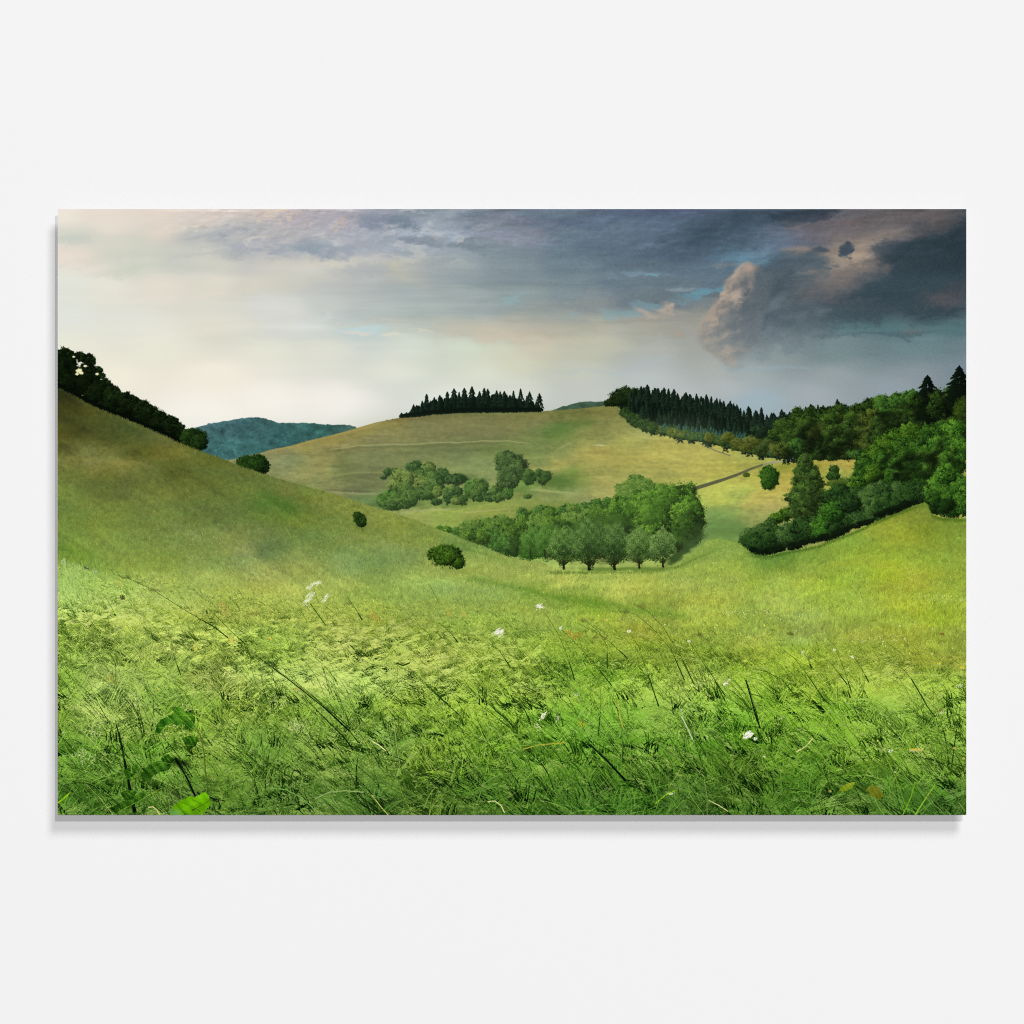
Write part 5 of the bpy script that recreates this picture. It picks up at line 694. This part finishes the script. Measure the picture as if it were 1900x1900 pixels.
# wall: smooth white paint, faint roller texture
mw, n, l = mat('white_paint'); b = n['Principled BSDF']; b.inputs['Roughness'].default_value = .9; b.inputs['Specular IOR Level'].default_value = .0
tc = n.new('ShaderNodeTexCoord'); nz = n.new('ShaderNodeTexNoise'); nz.inputs['Scale'].default_value = 900; nz.inputs['Detail'].default_value = 3
cr = n.new('ShaderNodeMapRange'); cr.inputs['To Min'].default_value = .889; cr.inputs['To Max'].default_value = .899
l.new(tc.outputs['Object'], nz.inputs['Vector']); l.new(nz.outputs['Fac'], cr.inputs['Value'])
cc = n.new('ShaderNodeCombineColor'); [l.new(cr.outputs['Result'], cc.inputs[i]) for i in range(3)]; l.new(cc.outputs['Color'], b.inputs['Base Color'])
bm = bmesh.new(); box(bm, -4, 4, 0, .12, -3, 3); wall = mesh_obj('wall', bm, mw); wall['kind'] = 'structure'
# the print
root = bpy.data.objects.new('landscape_print', None); col_.objects.link(root); root.location = (0, 0, 0)
root['label'] = 'wide unframed print of green hills under a cloudy sky, hung on the white wall'
root['category'] = 'wall print'
HW, HH = PW*PXM/2, PH*PXM/2; DF = .020
ma, n, l = mat('backing_board'); b = n['Principled BSDF']; b.inputs['Base Color'].default_value = (.12, .12, .125, 1); b.inputs['Roughness'].default_value = .6
nz = n.new('ShaderNodeTexNoise'); nz.inputs['Scale'].default_value = 60; mr = n.new('ShaderNodeMapRange'); mr.inputs['To Min'].default_value = .5; mr.inputs['To Max'].default_value = .7; l.new(nz.outputs['Fac'], mr.inputs['Value']); l.new(mr.outputs['Result'], b.inputs['Roughness'])
bm = bmesh.new(); box(bm, -HW+.0002, HW-.0002, -DF+.0004, -DF+.003, -HH+.0002, HH-.0002, .0003); mesh_obj('backing_board', bm, ma, root)
bm = bmesh.new()
for s in (-1, 1): box(bm, -HW*.62, HW*.62, -DF+.003, 0, s*HH*.6-.012, s*HH*.6+.012)
for s in (-1, 1): box(bm, s*HW*.62-.012, s*HW*.62+.012, -DF+.003, 0, -HH*.6+.012, HH*.6-.012)
mesh_obj('hanging_rail', bm, ma, root)
# printed face: a thin sheet laminated on the front of the board
bm = bmesh.new(); box(bm, -HW, HW, -DF, -DF+.0004, -HH, HH)
uv = bm.loops.layers.uv.new('print')
for f in bm.faces:
    for lp in f.loops: lp[uv].uv = ((lp.vert.co.x+HW)/(2*HW), (lp.vert.co.z+HH)/(2*HH))
pic = bpy.data.images.new('painted_landscape', W, H, alpha=False)
buf = np.ones((H, W, 4), np.float32); buf[..., :3] = np.clip(img, 0, 1)[::-1]
pic.pixels.foreach_set(buf.ravel()); pic.update(); pic.pack()
mp, n, l = mat('print_ink'); b = n['Principled BSDF']; b.inputs['Roughness'].default_value = .6; b.inputs['Specular IOR Level'].default_value = 0
ti = n.new('ShaderNodeTexImage'); ti.image = pic; ti.interpolation = 'Linear'; ti.extension = 'EXTEND'
l.new(ti.outputs['Color'], b.inputs['Base Color'])
mesh_obj('printed_face', bm, mp, root)
# lamps: a hard key and a broad soft one high on the right, a frontal fill
from mathutils import Vector
def lamp(name, tx, tz, depth, size, f):
    d = Vector((tx, -1, tz))*depth; R = d.length
    L = bpy.data.lights.new(name, 'AREA'); L.shape = 'DISK'; L.size = size; L.energy = f*math.pi**2*R*R/(depth/R)
    o = bpy.data.objects.new(name, L); col_.objects.link(o); o.location = d; o.rotation_euler = (-d).to_track_quat('-Z', 'Y').to_euler()
lamp('key_lamp', .19, .39, 60, 1.5, .257)
lamp('soft_lamp', .47, 1.09, 60, 29, .322)
lamp('fill_lamp', .01, .03, 60, 4, .431)
w = bpy.data.worlds.new('World'); scene.world = w; w.use_nodes = True
w.node_tree.nodes['Background'].inputs['Color'].default_value = (1, 1, 1, 1); w.node_tree.nodes['Background'].inputs['Strength'].default_value = 0.0
cam = bpy.data.cameras.new('camera'); co = bpy.data.objects.new('camera', cam); col_.objects.link(co); scene.camera = co
D = 12.; cam.sensor_width = 36; cam.lens = 36*(D-DF)/(1900*PXM); cam.clip_end = 200
co.location = (0, -D, 0); co.rotation_euler = (math.pi/2, 0, 0)
scene.view_settings.view_transform = 'Standard'; scene.view_settings.look = 'None'; scene.view_settings.exposure = 0; scene.view_settings.gamma = 1; scene.view_settings.use_curve_mapping = False
scene.render.engine = 'CYCLES'; scene.cycles.use_denoising = False; scene.render.filter_size = 1.0
try: scene.cycles.filter_width = 1.0
except Exception: pass
